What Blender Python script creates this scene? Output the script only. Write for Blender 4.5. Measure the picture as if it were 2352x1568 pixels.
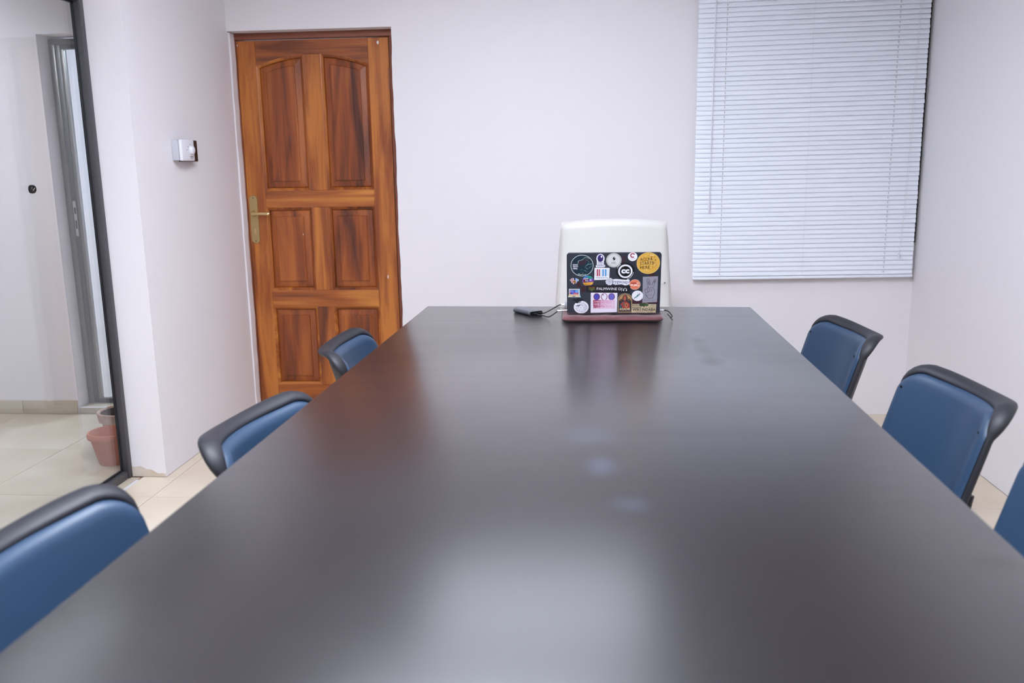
import bpy, bmesh, math, random
from mathutils import Vector, Matrix, Euler
random.seed(7)
for o in list(bpy.data.objects):
    bpy.data.objects.remove(o)
SC = bpy.context.scene
COL = SC.collection
PI = math.pi

# ------------------------------------------------------------------ camera
cam_d = bpy.data.cameras.new('camera')
cam = bpy.data.objects.new('camera', cam_d)
COL.objects.link(cam)
FPX = 2015.0
_cx, _cy = 1176.0, 784.0
def _dir(px, py):
    return Vector((px - _cx, -(py - _cy), -FPX))
_Y = _dir(1336, 378).normalized()
_Z = -_dir(1339, 10890)
_Z = (_Z - _Y * _Z.dot(_Y)).normalized()
_X = _Y.cross(_Z)
CAM_H = 1.32
cam.matrix_world = Matrix(((_X.x, _X.y, _X.z, 0), (_Y.x, _Y.y, _Y.z, 0), (_Z.x, _Z.y, _Z.z, CAM_H), (0, 0, 0, 1)))
cam_d.sensor_width = 36.0
cam_d.sensor_fit = 'HORIZONTAL'
cam_d.lens = FPX / 2352 * 36
cam_d.clip_start = 0.02
cam_d.dof.use_dof = True
cam_d.dof.focus_distance = 3.3
cam_d.dof.aperture_fstop = 3.2
SC.camera = cam

# ------------------------------------------------------------------ world, exposure
world = bpy.data.worlds.new('world')
SC.world = world
world.use_nodes = True
world.node_tree.nodes['Background'].inputs[0].default_value = (0.10, 0.12, 0.16, 1)
world.node_tree.nodes['Background'].inputs[1].default_value = 0.15
SC.view_settings.view_transform = 'Standard'
SC.view_settings.look = 'None'
SC.view_settings.gamma = 1.0
SC.view_settings.use_curve_mapping = False
SC.view_settings.exposure = 0.0
LAMP_FAR = 5.3
FILL_MID = 31.0
FILL_NEAR = 19.0
FILL_CORR = 50.0
FILL_ANNEX = 130.0
LAMP_COL = (0.885, 0.955, 1.09)

# ------------------------------------------------------------------ materials
def s2l(v):
    v /= 255.0
    return v / 12.92 if v <= 0.04045 else ((v + 0.055) / 1.055) ** 2.4
def rgb(r, g, b):
    return (s2l(r), s2l(g), s2l(b), 1.0)

MATS = {}
def mat(name, color, rough=0.5, metal=0.0, spec=0.5, coat=0.0, sheen=0.0):
    if name in MATS:
        return MATS[name]
    m = bpy.data.materials.new(name)
    m.use_nodes = True
    b = m.node_tree.nodes['Principled BSDF']
    b.inputs['Base Color'].default_value = color
    b.inputs['Roughness'].default_value = rough
    b.inputs['Metallic'].default_value = metal
    b.inputs['Specular IOR Level'].default_value = spec
    b.inputs['Coat Weight'].default_value = coat
    b.inputs['Sheen Weight'].default_value = sheen
    MATS[name] = m
    return m

def nodes(m):
    return m.node_tree.nodes, m.node_tree.links, m.node_tree.nodes['Principled BSDF']

def add_bump(m, scale, strength, dist=0.002, detail=3.0, coord='Object'):
    N, L, b = nodes(m)
    tc = N.new('ShaderNodeTexCoord')
    nz = N.new('ShaderNodeTexNoise')
    nz.inputs['Scale'].default_value = scale
    nz.inputs['Detail'].default_value = detail
    bp = N.new('ShaderNodeBump')
    bp.inputs['Strength'].default_value = strength
    bp.inputs['Distance'].default_value = dist
    L.new(tc.outputs[coord], nz.inputs['Vector'])
    L.new(nz.outputs['Fac'], bp.inputs['Height'])
    L.new(bp.outputs['Normal'], b.inputs['Normal'])
    return nz

def add_mottle(m, scale, c1, c2, lo=0.35, hi=0.65, detail=4.0, stretch=(1, 1, 1), rand=False):
    N, L, b = nodes(m)
    tc = N.new('ShaderNodeTexCoord')
    mp = N.new('ShaderNodeMapping')
    mp.inputs['Scale'].default_value = stretch
    nz = N.new('ShaderNodeTexNoise')
    nz.inputs['Scale'].default_value = scale
    nz.inputs['Detail'].default_value = detail
    rp = N.new('ShaderNodeValToRGB')
    rp.color_ramp.elements[0].position = lo
    rp.color_ramp.elements[0].color = c1
    rp.color_ramp.elements[1].position = hi
    rp.color_ramp.elements[1].color = c2
    L.new(tc.outputs['Object'], mp.inputs['Vector'])
    if rand:
        oi = N.new('ShaderNodeObjectInfo')
        mu = N.new('ShaderNodeMath'); mu.operation = 'MULTIPLY'; mu.inputs[1].default_value = 37.0
        cb = N.new('ShaderNodeCombineXYZ')
        L.new(oi.outputs['Random'], mu.inputs[0])
        for i in range(3):
            L.new(mu.outputs[0], cb.inputs[i])
        L.new(cb.outputs[0], mp.inputs['Location'])
    L.new(mp.outputs[0], nz.inputs['Vector'])
    L.new(nz.outputs['Fac'], rp.inputs['Fac'])
    L.new(rp.outputs['Color'], b.inputs['Base Color'])
    return rp

M_WALL = mat('wall_paint', rgb(236, 231, 233), 0.62, spec=0.3)
add_bump(M_WALL, 38, 0.25, 0.002, 5)
M_CEIL = mat('ceiling_paint', rgb(176, 176, 181), 0.8)
M_TILE = mat('floor_tile', rgb(214, 198, 176), 0.10, spec=0.5)
add_mottle(M_TILE, 2.5, rgb(205, 188, 165), rgb(220, 206, 186), 0.3, 0.7, 6, rand=True)
M_TILEC = mat('corridor_tile', rgb(196, 183, 164), 0.10, spec=0.5)
add_mottle(M_TILEC, 2.5, rgb(186, 172, 152), rgb(203, 191, 173), 0.3, 0.7, 6, rand=True)
M_GROUT = mat('grout', rgb(150, 122, 98), 0.8)
M_SKIRT = mat('skirting_tile', rgb(192, 180, 160), 0.25)
add_mottle(M_SKIRT, 3, rgb(184, 170, 150), rgb(200, 189, 170), 0.3, 0.7, 5, rand=True)
M_BARE = mat('bare_plaster', rgb(214, 200, 184), 0.85)
add_mottle(M_BARE, 14, rgb(206, 188, 168), rgb(226, 216, 205), 0.3, 0.7, 4)
M_ALU = mat('dark_aluminium', rgb(78, 76, 80), 0.42, metal=0.35)
M_GASK = mat('gasket', rgb(22, 22, 28), 0.5)
M_ALU2 = mat('grey_aluminium', rgb(122, 119, 115), 0.33, metal=0.55)
M_ALU3 = mat('grey_aluminium_dark', rgb(88, 87, 88), 0.4, metal=0.5)
M_STEEL = mat('bright_steel', rgb(215, 215, 215), 0.25, metal=1.0)
M_NOSE_GLINT = mat('nosing_glint_white', rgb(240, 240, 240), 0.3, metal=0.2)  # near-white with little metal: the steel's glint put into the colour
M_BLACK = mat('black_plastic', rgb(14, 14, 15), 0.35)
M_BRASS = mat('satin_brass', rgb(190, 168, 118), 0.32, metal=0.85)
M_BRASSP = mat('polished_brass', rgb(228, 204, 150), 0.15, metal=1.0)
M_DARKHOLE = mat('dark_screw', rgb(50, 40, 26), 0.5)
M_TERRA = mat('terracotta', rgb(188, 118, 92), 0.8)
add_mottle(M_TERRA, 9, rgb(178, 106, 80), rgb(197, 130, 106), 0.3, 0.7, 4)
M_TERRA2 = mat('old_terracotta', rgb(178, 140, 120), 0.9)
add_mottle(M_TERRA2, 14, rgb(160, 112, 88), rgb(202, 184, 172), 0.35, 0.62, 5)
M_SOIL = mat('pot_inside', rgb(70, 56, 48), 0.95)
M_WPLAST = mat('white_plastic', rgb(232, 231, 238), 0.35)
M_GPLAST = mat('grey_plastic', rgb(196, 197, 204), 0.4)
M_INK = mat('grey_ink', rgb(96, 96, 100), 0.6)
M_BLIND = mat('blind_slat', rgb(241, 244, 252), 0.38, spec=0.5)
M_CORD = mat('blind_cord', rgb(226, 222, 224), 0.7)
M_CORDS = mat('blind_slot', rgb(120, 118, 122), 0.7)
M_CLEAR = mat('wand_acrylic', rgb(228, 228, 236), 0.3)
M_PVC = mat('upholstery_blue', rgb(43, 64, 89), 0.44, spec=0.5)
add_bump(M_PVC, 420, 0.06, 0.001, 2)
M_RIM = mat('chair_black_polymer', rgb(33, 33, 40), 0.54, spec=0.5)
add_bump(M_RIM, 600, 0.05, 0.001, 2)
M_METB = mat('black_metal', rgb(28, 28, 30), 0.4, metal=0.3)
M_WLEATH = mat('white_leatherette', rgb(213, 209, 204), 0.42)
add_bump(M_WLEATH, 260, 0.05, 0.001, 2)
M_SEAMW = mat('white_seam', rgb(205, 202, 198), 0.7)
M_CHROME = mat('chrome', rgb(220, 220, 222), 0.12, metal=1.0)
M_LEDF = mat('lamp_housing', rgb(235, 235, 235), 0.4)
M_LSIL = mat('laptop_silver', rgb(196, 198, 204), 0.32, metal=0.6)
M_LDARK = mat('laptop_dark', rgb(38, 40, 48), 0.38)
M_LLID = mat('laptop_lid', rgb(44, 47, 57), 0.42)
M_MAROON = mat('maroon_fabric', rgb(104, 54, 62), 0.85, sheen=0.3)
add_mottle(M_MAROON, 40, rgb(80, 40, 45), rgb(106, 58, 63), 0.3, 0.7, 4, stretch=(0.5, 1, 1.5))
M_CABLE = mat('black_cable', rgb(22, 22, 24), 0.45)
M_PBANK = mat('gunmetal', rgb(118, 122, 132), 0.36, metal=0.7)
M_SCREEN = mat('screen_glass', rgb(150, 160, 180), 0.1)

# table laminate: near-black brown, satin, with faint streaks in the gloss
M_TABLE = mat('table_laminate', rgb(33, 29, 32), 0.36, spec=0.5)
_b = M_TABLE.node_tree.nodes['Principled BSDF']
_b.inputs['IOR'].default_value = 1.4
_b.inputs['Coat Weight'].default_value = 1.0
_b.inputs['Coat Roughness'].default_value = 0.26
_b.inputs['Coat IOR'].default_value = 1.38
def _table():
    N, L, b = nodes(M_TABLE)
    tc = N.new('ShaderNodeTexCoord')
    mp = N.new('ShaderNodeMapping'); mp.inputs['Scale'].default_value = (1.2, 9.0, 1)
    nz = N.new('ShaderNodeTexNoise'); nz.inputs['Scale'].default_value = 2.2; nz.inputs['Detail'].default_value = 6
    mr = N.new('ShaderNodeMapRange')
    mr.inputs['To Min'].default_value = 0.27; mr.inputs['To Max'].default_value = 0.32
    L.new(tc.outputs['Object'], mp.inputs['Vector']); L.new(mp.outputs[0], nz.inputs['Vector'])
    L.new(nz.outputs['Fac'], mr.inputs['Value']); L.new(mr.outputs[0], b.inputs['Roughness'])
    n2 = N.new('ShaderNodeTexNoise'); n2.inputs['Scale'].default_value = 900; n2.inputs['Detail'].default_value = 1
    bp = N.new('ShaderNodeBump'); bp.inputs['Strength'].default_value = 0.05; bp.inputs['Distance'].default_value = 0.0006
    L.new(tc.outputs['Object'], n2.inputs['Vector']); L.new(n2.outputs['Fac'], bp.inputs['Height'])
    L.new(bp.outputs['Normal'], b.inputs['Normal'])
_table()
def _smudges():
    """finger marks, spills and a dried streak: each its own soft-edged spot on the laminate"""
    N, L, b = nodes(M_TABLE)
    tc = N.new('ShaderNodeTexCoord')
    rough = b.inputs['Roughness'].links[0].from_socket
    base = None
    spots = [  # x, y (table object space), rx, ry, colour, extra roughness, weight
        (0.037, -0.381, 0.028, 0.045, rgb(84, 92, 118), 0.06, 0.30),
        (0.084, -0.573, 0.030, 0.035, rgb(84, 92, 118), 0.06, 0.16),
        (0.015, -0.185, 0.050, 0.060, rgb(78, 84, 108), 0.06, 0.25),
        (0.240, -0.172, 0.190, 0.028, rgb(36, 33, 38), 0.10, 0.40),
        (0.379, 0.540, 0.028, 0.060, rgb(30, 28, 30), 0.20, 0.70),
        (0.374, 0.700, 0.020, 0.110, rgb(30, 28, 30), 0.16, 0.50),
        (0.378, 0.860, 0.022, 0.040, rgb(30, 28, 30), 0.18, 0.40),
        (0.593, -0.781, 0.040, 0.035, rgb(44, 36, 36), 0.25, 0.65),
    ]
    col_sock = None
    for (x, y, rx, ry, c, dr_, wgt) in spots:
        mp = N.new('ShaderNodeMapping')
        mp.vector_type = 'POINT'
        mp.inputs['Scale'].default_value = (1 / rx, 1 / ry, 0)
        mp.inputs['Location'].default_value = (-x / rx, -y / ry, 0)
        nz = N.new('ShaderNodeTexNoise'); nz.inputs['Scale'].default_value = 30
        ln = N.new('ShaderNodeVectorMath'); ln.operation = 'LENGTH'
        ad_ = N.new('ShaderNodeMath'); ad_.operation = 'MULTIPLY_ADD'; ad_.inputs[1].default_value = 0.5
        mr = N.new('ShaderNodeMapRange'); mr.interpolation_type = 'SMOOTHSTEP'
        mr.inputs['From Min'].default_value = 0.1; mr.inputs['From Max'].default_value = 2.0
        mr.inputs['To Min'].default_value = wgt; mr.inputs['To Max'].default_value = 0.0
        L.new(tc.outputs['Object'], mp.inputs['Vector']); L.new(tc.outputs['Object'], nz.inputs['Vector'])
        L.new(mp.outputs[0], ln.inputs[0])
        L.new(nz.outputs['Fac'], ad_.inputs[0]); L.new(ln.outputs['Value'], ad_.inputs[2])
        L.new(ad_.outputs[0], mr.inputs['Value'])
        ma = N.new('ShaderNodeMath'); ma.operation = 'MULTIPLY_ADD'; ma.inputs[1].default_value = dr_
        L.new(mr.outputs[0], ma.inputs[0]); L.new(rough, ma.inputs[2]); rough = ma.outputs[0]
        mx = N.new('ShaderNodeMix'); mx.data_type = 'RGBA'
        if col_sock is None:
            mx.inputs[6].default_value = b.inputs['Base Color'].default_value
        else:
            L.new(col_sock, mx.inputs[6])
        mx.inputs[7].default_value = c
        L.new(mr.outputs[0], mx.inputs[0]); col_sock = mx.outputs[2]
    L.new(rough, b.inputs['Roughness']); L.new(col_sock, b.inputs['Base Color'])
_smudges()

def wood(name, axis, dark, mid, light, gain=1.0, rough=0.34):
    m = mat(name, mid, rough, spec=0.5, coat=0.15)
    N, L, b = nodes(m)
    b.inputs['Coat Roughness'].default_value = 0.25
    tc = N.new('ShaderNodeTexCoord')
    oi = N.new('ShaderNodeObjectInfo')
    mu = N.new('ShaderNodeMath'); mu.operation = 'MULTIPLY'; mu.inputs[1].default_value = 53.0
    cb = N.new('ShaderNodeCombineXYZ')
    L.new(oi.outputs['Random'], mu.inputs[0])
    for i in range(3):
        L.new(mu.outputs[0], cb.inputs[i])
    ad = N.new('ShaderNodeVectorMath'); ad.operation = 'ADD'
    L.new(tc.outputs['Object'], ad.inputs[0]); L.new(cb.outputs[0], ad.inputs[1])
    # large figure
    mp = N.new('ShaderNodeMapping')
    mp.inputs['Scale'].default_value = {'z': (11, 11, 1.1), 'x': (1.1, 11, 11)}[axis]
    L.new(ad.outputs[0], mp.inputs['Vector'])
    n1 = N.new('ShaderNodeTexNoise'); n1.inputs['Scale'].default_value = 1.1
    n1.inputs['Detail'].default_value = 5; n1.inputs['Distortion'].default_value = 0.9
    L.new(mp.outputs[0], n1.inputs['Vector'])
    # fine pores
    mp2 = N.new('ShaderNodeMapping')
    mp2.inputs['Scale'].default_value = {'z': (130, 130, 4), 'x': (4, 130, 130)}[axis]
    L.new(ad.outputs[0], mp2.inputs['Vector'])
    n2 = N.new('ShaderNodeTexNoise'); n2.inputs['Scale'].default_value = 1.0; n2.inputs['Detail'].default_value = 3
    L.new(mp2.outputs[0], n2.inputs['Vector'])
    mx = N.new('ShaderNodeMath'); mx.operation = 'MULTIPLY_ADD'
    mx.inputs[1].default_value = 0.22
    L.new(n2.outputs['Fac'], mx.inputs[0]); L.new(n1.outputs['Fac'], mx.inputs[2])
    # per-piece shift
    sh = N.new('ShaderNodeMapRange'); sh.inputs['To Min'].default_value = -0.07; sh.inputs['To Max'].default_value = 0.07
    L.new(oi.outputs['Random'], sh.inputs['Value'])
    a2 = N.new('ShaderNodeMath'); a2.operation = 'ADD'
    L.new(mx.outputs[0], a2.inputs[0]); L.new(sh.outputs[0], a2.inputs[1])
    rp = N.new('ShaderNodeValToRGB')
    e = rp.color_ramp.elements
    e[0].position = 0.40; e[0].color = dark
    e[1].position = 0.78; e[1].color = light
    k = e.new(0.58); k.color = mid
    L.new(a2.outputs[0], rp.inputs['Fac'])
    L.new(rp.outputs['Color'], b.inputs['Base Color'])
    bp = N.new('ShaderNodeBump'); bp.inputs['Strength'].default_value = 0.08; bp.inputs['Distance'].default_value = 0.001
    L.new(n2.outputs['Fac'], bp.inputs['Height']); L.new(bp.outputs['Normal'], b.inputs['Normal'])
    return m
M_WOODV = wood('door_wood_vertical', 'z', rgb(96, 44, 17), rgb(146, 75, 28), rgb(192, 116, 46))
M_WOODH = wood('door_wood_horizontal', 'x', rgb(112, 54, 20), rgb(162, 88, 34), rgb(200, 128, 54))
M_WOODP = wood('door_wood_panel', 'z', rgb(74, 32, 16), rgb(136, 66, 24), rgb(170, 94, 36))
M_WOODF = wood('door_frame_wood', 'z', rgb(98, 52, 38), rgb(128, 70, 50), rgb(146, 86, 62), rough=0.55)
M_WOODFH = wood('door_head_wood', 'x', rgb(104, 56, 42), rgb(130, 72, 52), rgb(148, 88, 64), rough=0.55)

def glass(name, tint, rough=0.0):
    m = bpy.data.materials.new(name)
    m.use_nodes = True
    N, L = m.node_tree.nodes, m.node_tree.links
    N.clear()
    out = N.new('ShaderNodeOutputMaterial')
    tr = N.new('ShaderNodeBsdfTransparent'); tr.inputs[0].default_value = tint
    gl = N.new('ShaderNodeBsdfGlossy'); gl.inputs['Roughness'].default_value = rough
    gl.inputs[0].default_value = (0.95, 0.97, 1, 1)
    lw = N.new('ShaderNodeLayerWeight'); lw.inputs[0].default_value = 0.5
    pw = N.new('ShaderNodeMath'); pw.operation = 'POWER'; pw.inputs[1].default_value = 5
    mr = N.new('ShaderNodeMapRange'); mr.inputs['To Min'].default_value = 0.043; mr.inputs['To Max'].default_value = 1.0
    mx = N.new('ShaderNodeMixShader')
    L.new(lw.outputs['Facing'], pw.inputs[0]); L.new(pw.outputs[0], mr.inputs['Value'])
    L.new(mr.outputs[0], mx.inputs[0]); L.new(tr.outputs[0], mx.inputs[1]); L.new(gl.outputs[0], mx.inputs[2])
    L.new(mx.outputs[0], out.inputs['Surface'])
    MATS[name] = m
    return m
M_GLASS = glass('clear_glass', (0.93, 0.94, 0.94, 1))
M_GLASSW = glass('night_glass', (0.5, 0.55, 0.6, 1))

def emis(name, col, strength):
    m = bpy.data.materials.new(name)
    m.use_nodes = True
    b = m.node_tree.nodes['Principled BSDF']
    b.inputs['Base Color'].default_value = (0.8, 0.8, 0.8, 1)
    b.inputs['Emission Color'].default_value = (*col, 1)
    b.inputs['Emission Strength'].default_value = strength
    MATS[name] = m
    return m

# ------------------------------------------------------------------ mesh helpers
def link(name, me, mats, parent=None, smooth=False, loc=None, rot=None):
    o = bpy.data.objects.new(name, me)
    COL.objects.link(o)
    if not isinstance(mats, (list, tuple)):
        mats = [mats]
    if len(me.materials) == 0:
        for m in mats:
            me.materials.append(m)
    if smooth:
        for p in me.polygons:
            p.use_smooth = True
    if parent is not None:
        o.parent = parent
    if loc is not None:
        o.location = loc
    if rot is not None:
        o.rotation_euler = rot
    return o

def pydata(name, verts, faces, mats, parent=None, smooth=False, loc=None, rot=None, fix=True):
    me = bpy.data.meshes.new(name)
    me.from_pydata([tuple(v) for v in verts], [], faces)
    if fix:
        bm = bmesh.new(); bm.from_mesh(me)
        bmesh.ops.recalc_face_normals(bm, faces=bm.faces)
        bm.to_mesh(me); bm.free()
    me.update()
    return link(name, me, mats, parent, smooth, loc, rot)

def bm_box(bm, x0, x1, y0, y1, z0, z1):
    vs = [bm.verts.new((x, y, z)) for x in (x0, x1) for y in (y0, y1) for z in (z0, z1)]
    idx = [(0, 1, 3, 2), (4, 6, 7, 5), (0, 4, 5, 1), (2, 3, 7, 6), (0, 2, 6, 4), (1, 5, 7, 3)]
    return [bm.faces.new([vs[i] for i in f]) for f in idx]

def boxes(name, bl, mats, parent=None, bevel=0.0, seg=2, loc=None, rot=None, smooth=None):
    """bl: list of (x0,x1,y0,y1,z0,z1); one mesh."""
    bm = bmesh.new()
    for b in bl:
        bm_box(bm, *b)
    if bevel > 0:
        bmesh.ops.bevel(bm, geom=list(bm.edges), offset=bevel, segments=seg, profile=0.5, affect='EDGES')
    bmesh.ops.recalc_face_normals(bm, faces=bm.faces)
    me = bpy.data.meshes.new(name)
    bm.to_mesh(me); bm.free()
    o = link(name, me, mats, parent, False, loc, rot)
    if bevel > 0 and smooth is not False:
        shade_auto(me)
    return o

def shade_auto(me, ang=0.7):
    for p in me.polygons:
        p.use_smooth = True
    bm = bmesh.new(); bm.from_mesh(me)
    for e in bm.edges:
        if len(e.link_faces) == 2 and e.calc_face_angle(0) > ang:
            e.smooth = False
    bm.to_mesh(me); bm.free()

def frame_along(pts):
    pts = [Vector(p) for p in pts]
    n = len(pts)
    T = []
    for i in range(n):
        a = pts[max(i - 1, 0)]; b = pts[min(i + 1, n - 1)]
        T.append((b - a).normalized())
    ref = Vector((0, 0, 1)) if abs(T[0].z) < 0.9 else Vector((1, 0, 0))
    U = (ref - T[0] * ref.dot(T[0])).normalized()
    out = []
    for i in range(n):
        U = (U - T[i] * U.dot(T[i])).normalized()
        out.append((pts[i], T[i], U, T[i].cross(U)))
    return out

def tube(name, pts, rad, mats, parent=None, seg=10, loc=None, rot=None, smooth=True):
    fr = frame_along(pts)
    V, F = [], []
    n = len(fr)
    for i, (p, t, u, w) in enumerate(fr):
        r = rad[i] if isinstance(rad, (list, tuple)) else rad
        for k in range(seg):
            a = 2 * PI * k / seg
            V.append(p + u * (r * math.cos(a)) + w * (r * math.sin(a)))
    for i in range(n - 1):
        for k in range(seg):
            k2 = (k + 1) % seg
            F.append((i * seg + k, i * seg + k2, (i + 1) * seg + k2, (i + 1) * seg + k))
    F.append(tuple(range(seg - 1, -1, -1)))
    F.append(tuple((n - 1) * seg + k for k in range(seg)))
    o = pydata(name, V, F, mats, parent, False, loc, rot)
    if smooth:
        shade_auto(o.data, 1.0)
    return o

def lathe(name, prof, mats, parent=None, seg=40, loc=None, rot=None, mat_rows=None):
    """prof: list of (r,z); closed where r==0."""
    V, F, MI = [], [], []
    for r, z in prof:
        for k in range(seg):
            a = 2 * PI * k / seg
            V.append((r * math.cos(a), r * math.sin(a), z))
    for i in range(len(prof) - 1):
        for k in range(seg):
            k2 = (k + 1) % seg
            F.append((i * seg + k, i * seg + k2, (i + 1) * seg + k2, (i + 1) * seg + k))
            MI.append(mat_rows[i] if mat_rows else 0)
    me = bpy.data.meshes.new(name)
    me.from_pydata(V, [], F)
    for p, mi in zip(me.polygons, MI):
        p.material_index = mi
    bm = bmesh.new(); bm.from_mesh(me)
    bmesh.ops.remove_doubles(bm, verts=bm.verts, dist=1e-6)
    bmesh.ops.recalc_face_normals(bm, faces=bm.faces)
    bm.to_mesh(me); bm.free()
    o = link(name, me, mats, parent, False, loc, rot)
    shade_auto(me, 0.9)
    return o

def catmull(pts, n=8):
    P = [Vector(p) for p in pts]
    P = [P[0] * 2 - P[1]] + P + [P[-1] * 2 - P[-2]]
    out = []
    for i in range(1, len(P) - 2):
        for k in range(n):
            t = k / n
            a, b, c, d = P[i - 1], P[i], P[i + 1], P[i + 2]
            out.append(0.5 * ((2 * b) + (c - a) * t + (2 * a - 5 * b + 4 * c - d) * t * t + (-a + 3 * b - 3 * c + d) * t ** 3))
    out.append(P[-2])
    return out

def thing(name, label, cat, loc=(0, 0, 0), rotz=0.0, group=None):
    o = bpy.data.objects.new(name, None)
    COL.objects.link(o)
    o.empty_display_size = 0.1
    o.location = loc
    o.rotation_euler = (0, 0, rotz)
    o['label'] = label; o['category'] = cat
    if group:
        o['group'] = group
    return o
def tag(o, label, cat, group=None):
    o['label'] = label; o['category'] = cat
    if group:
        o['group'] = group
    return o
def struct(o, label, cat):
    o['kind'] = 'structure'; o['label'] = label; o['category'] = cat
    return o

# ================================================================== ROOM SHELL
XL, XR, YF, YB, ZC = -1.825, 1.69, 4.617, -1.6, 2.75
XG = -2.0                                    # glass partition plane
YP = 3.545                                   # where the left wall ends

w = boxes('wall_back', [
    (XL, -0.962, YF, YF + 0.25, 2.022, ZC),
    (-0.962, 0.62, YF, YF + 0.25, 0, ZC),
    (0.62, XR, YF, YF + 0.25, 0, 0.905),
    (0.62, XR, YF, YF + 0.25, 2.25, ZC)], M_WALL)
struct(w, 'white painted end wall with the wooden door and the blind', 'wall')
# hand-finished plaster arris beside the door frame
def wavy_strip(name, x, y0, y1, z0, z1, amp, width, parent, m):
    V, F = [], []
    n = 70
    ph = [random.random() * 6 for _ in range(4)]
    for i in range(n + 1):
        z = z0 + (z1 - z0) * i / n
        dx = amp * (0.5 * math.sin(z * 9 + ph[0]) + 0.35 * math.sin(z * 23 + ph[1]) + 0.25 * math.sin(z * 51 + ph[2]))
        V += [(x + width, y0, z), (x + dx, y0, z), (x + dx, y1, z), (x + width, y1, z)]
    for i in range(n):
        for k in range(4):
            F.append((4 * i + k, 4 * i + (k + 1) % 4, 4 * i + 4 + (k + 1) % 4, 4 * i + 4 + k))
    F += [(0, 1, 2, 3), (4 * n, 4 * n + 1, 4 * n + 2, 4 * n + 3)]
    return pydata(name, V, F, m, parent)
wavy_strip('plaster_edge', -0.966, YF - 0.0006, YF + 0.074, 0, 2.018, 0.0032, 0.010, w, M_WALL)
wavy_strip('plaster_edge', XL + 0.008, YF + 0.02, YF + 0.080, 0, 2.018, 0.0022, -0.010, w, M_WALL)

wl = boxes('wall_left', [(XG + 0.02, XL, YP, YF + 0.25, 0, ZC),
                         (XG - 0.06, XL, YB, 0.45, 0, ZC),
                         (XG - 0.06, XG + 0.06, 0.45, YF + 0.25, 2.02, ZC)], M_WALL)
struct(wl, 'white painted wall between the glass partition and the door', 'wall')
# bare plaster patch at the foot of the wall end
V = [(-1.978, YP - 0.0008, 0.001), (-1.826, YP - 0.0008, 0.001)]
for i in range(13):
    t = i / 12
    V.append((-1.826 - 0.152 * t, YP - 0.0008, 0.014 + 0.034 * (0.5 - 0.5 * math.cos(PI * min(1, t * 1.15))) + 0.003 * math.sin(t * 19)))
V2 = [(x, y + 0.0007, z) for x, y, z in V]
nn = len(V)
pydata('bare_plaster_patch', V + V2, [tuple(range(nn)), tuple(range(2 * nn - 1, nn - 1, -1))] +
       [(i, (i + 1) % nn, nn + (i + 1) % nn, nn + i) for i in range(nn)], M_BARE, wl)
wr = boxes('wall_right', [(XR, XR + 0.15, YB, YF + 0.25, 0, ZC)], M_WALL)
struct(wr, 'plain white painted wall on the right', 'wall')
wb = boxes('wall_behind', [(XG - 0.06, XR + 0.15, YB - 0.15, YB, 0, ZC)], M_WALL)
struct(wb, 'plain white wall behind the near end of the table', 'wall')
wc = boxes('wall_corridor', [(-4.2, -2.80, 4.53, 4.68, 0, ZC), (-2.80, XG + 0.02, 4.53, 4.68, 2.022, ZC),
                             (-4.35, -4.2, -0.6, 4.68, 0, ZC), (-4.35, XG - 0.06, -0.75, -0.6, 0, ZC)], M_WALL)
struct(wc, 'white corridor wall seen through the glass partition', 'wall')
wa = boxes('wall_annex', [(-2.95, -2.745, 4.70, 8.0, 0, ZC), (-2.95, -0.9, 8.0, 8.15, 0, ZC), (-1.1, -0.95, 4.90, 8.0, 0, ZC)], M_WALL)
struct(wa, 'pale wall of the lit room beyond the aluminium door', 'wall')
ce = boxes('ceiling', [(-4.35, XR + 0.15, YB - 0.15, YF + 0.25, ZC, ZC + 0.1), (-2.95, -0.9, YF + 0.25, 8.15, ZC, ZC + 0.1)], M_CEIL)
struct(ce, 'pale grey ceiling', 'ceiling')

# floor slab with individual polished tiles
fl = boxes('floor', [(-4.35, XR + 0.15, YB - 0.15, YF + 0.25, -0.12, -0.004), (-2.95, -0.9, YF + 0.25, 8.15, -0.12, -0.004)], M_GROUT)
struct(fl, 'polished cream floor tiles with thin brown joints', 'floor')
_tile_me = {}
def tile(x0, x1, y0, y1, m, z=0.0):
    g = 0.0012
    key = (round(x1 - x0, 4), round(y1 - y0, 4), m.name)
    if key not in _tile_me:
        o = boxes('floor_tile', [(g, x1 - x0 - g, g, y1 - y0 - g, -0.008, 0.0)], m, fl, bevel=0.0008, seg=1, smooth=False)
        _tile_me[key] = o.data
    else:
        o = bpy.data.objects.new('floor_tile', _tile_me[key])
        COL.objects.link(o); o.parent = fl
    o.location = (x0, y0, z)
def grid_lines(a, b, org, step):
    L_ = [a]
    k = math.ceil((a - org) / step + 0.03)
    while org + k * step < b - 0.02:
        L_.append(org + k * step); k += 1
    L_.append(b)
    return L_
gx = grid_lines(-1.93, XR, -1.774, 0.6); gy = grid_lines(YB, YF + 0.08, 3.31, 0.6)
for i in range(len(gx) - 1):
    for j in range(len(gy) - 1):
        x0, x1, y0, y1 = gx[i], gx[i + 1], gy[j], gy[j + 1]
        if x0 < -1.825 and y1 > YP + 0.01:
            if y0 < YP:
                tile(-1.825, x1, YP, y1, M_TILE)
                y1 = YP
            else:
                x0 = -1.825
        if x0 < -1.85 and y1 <= 0.45: continue
        tile(x0, x1, y0, y1, M_TILE)
gx = grid_lines(-4.2, -2.0, -2.52, 0.6); gy = grid_lines(-0.6, 4.53, 3.31, 0.6)
for i in range(len(gx) - 1):
    for j in range(len(gy) - 1):
        tile(gx[i], gx[i + 1], gy[j], gy[j + 1], M_TILEC)
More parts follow.
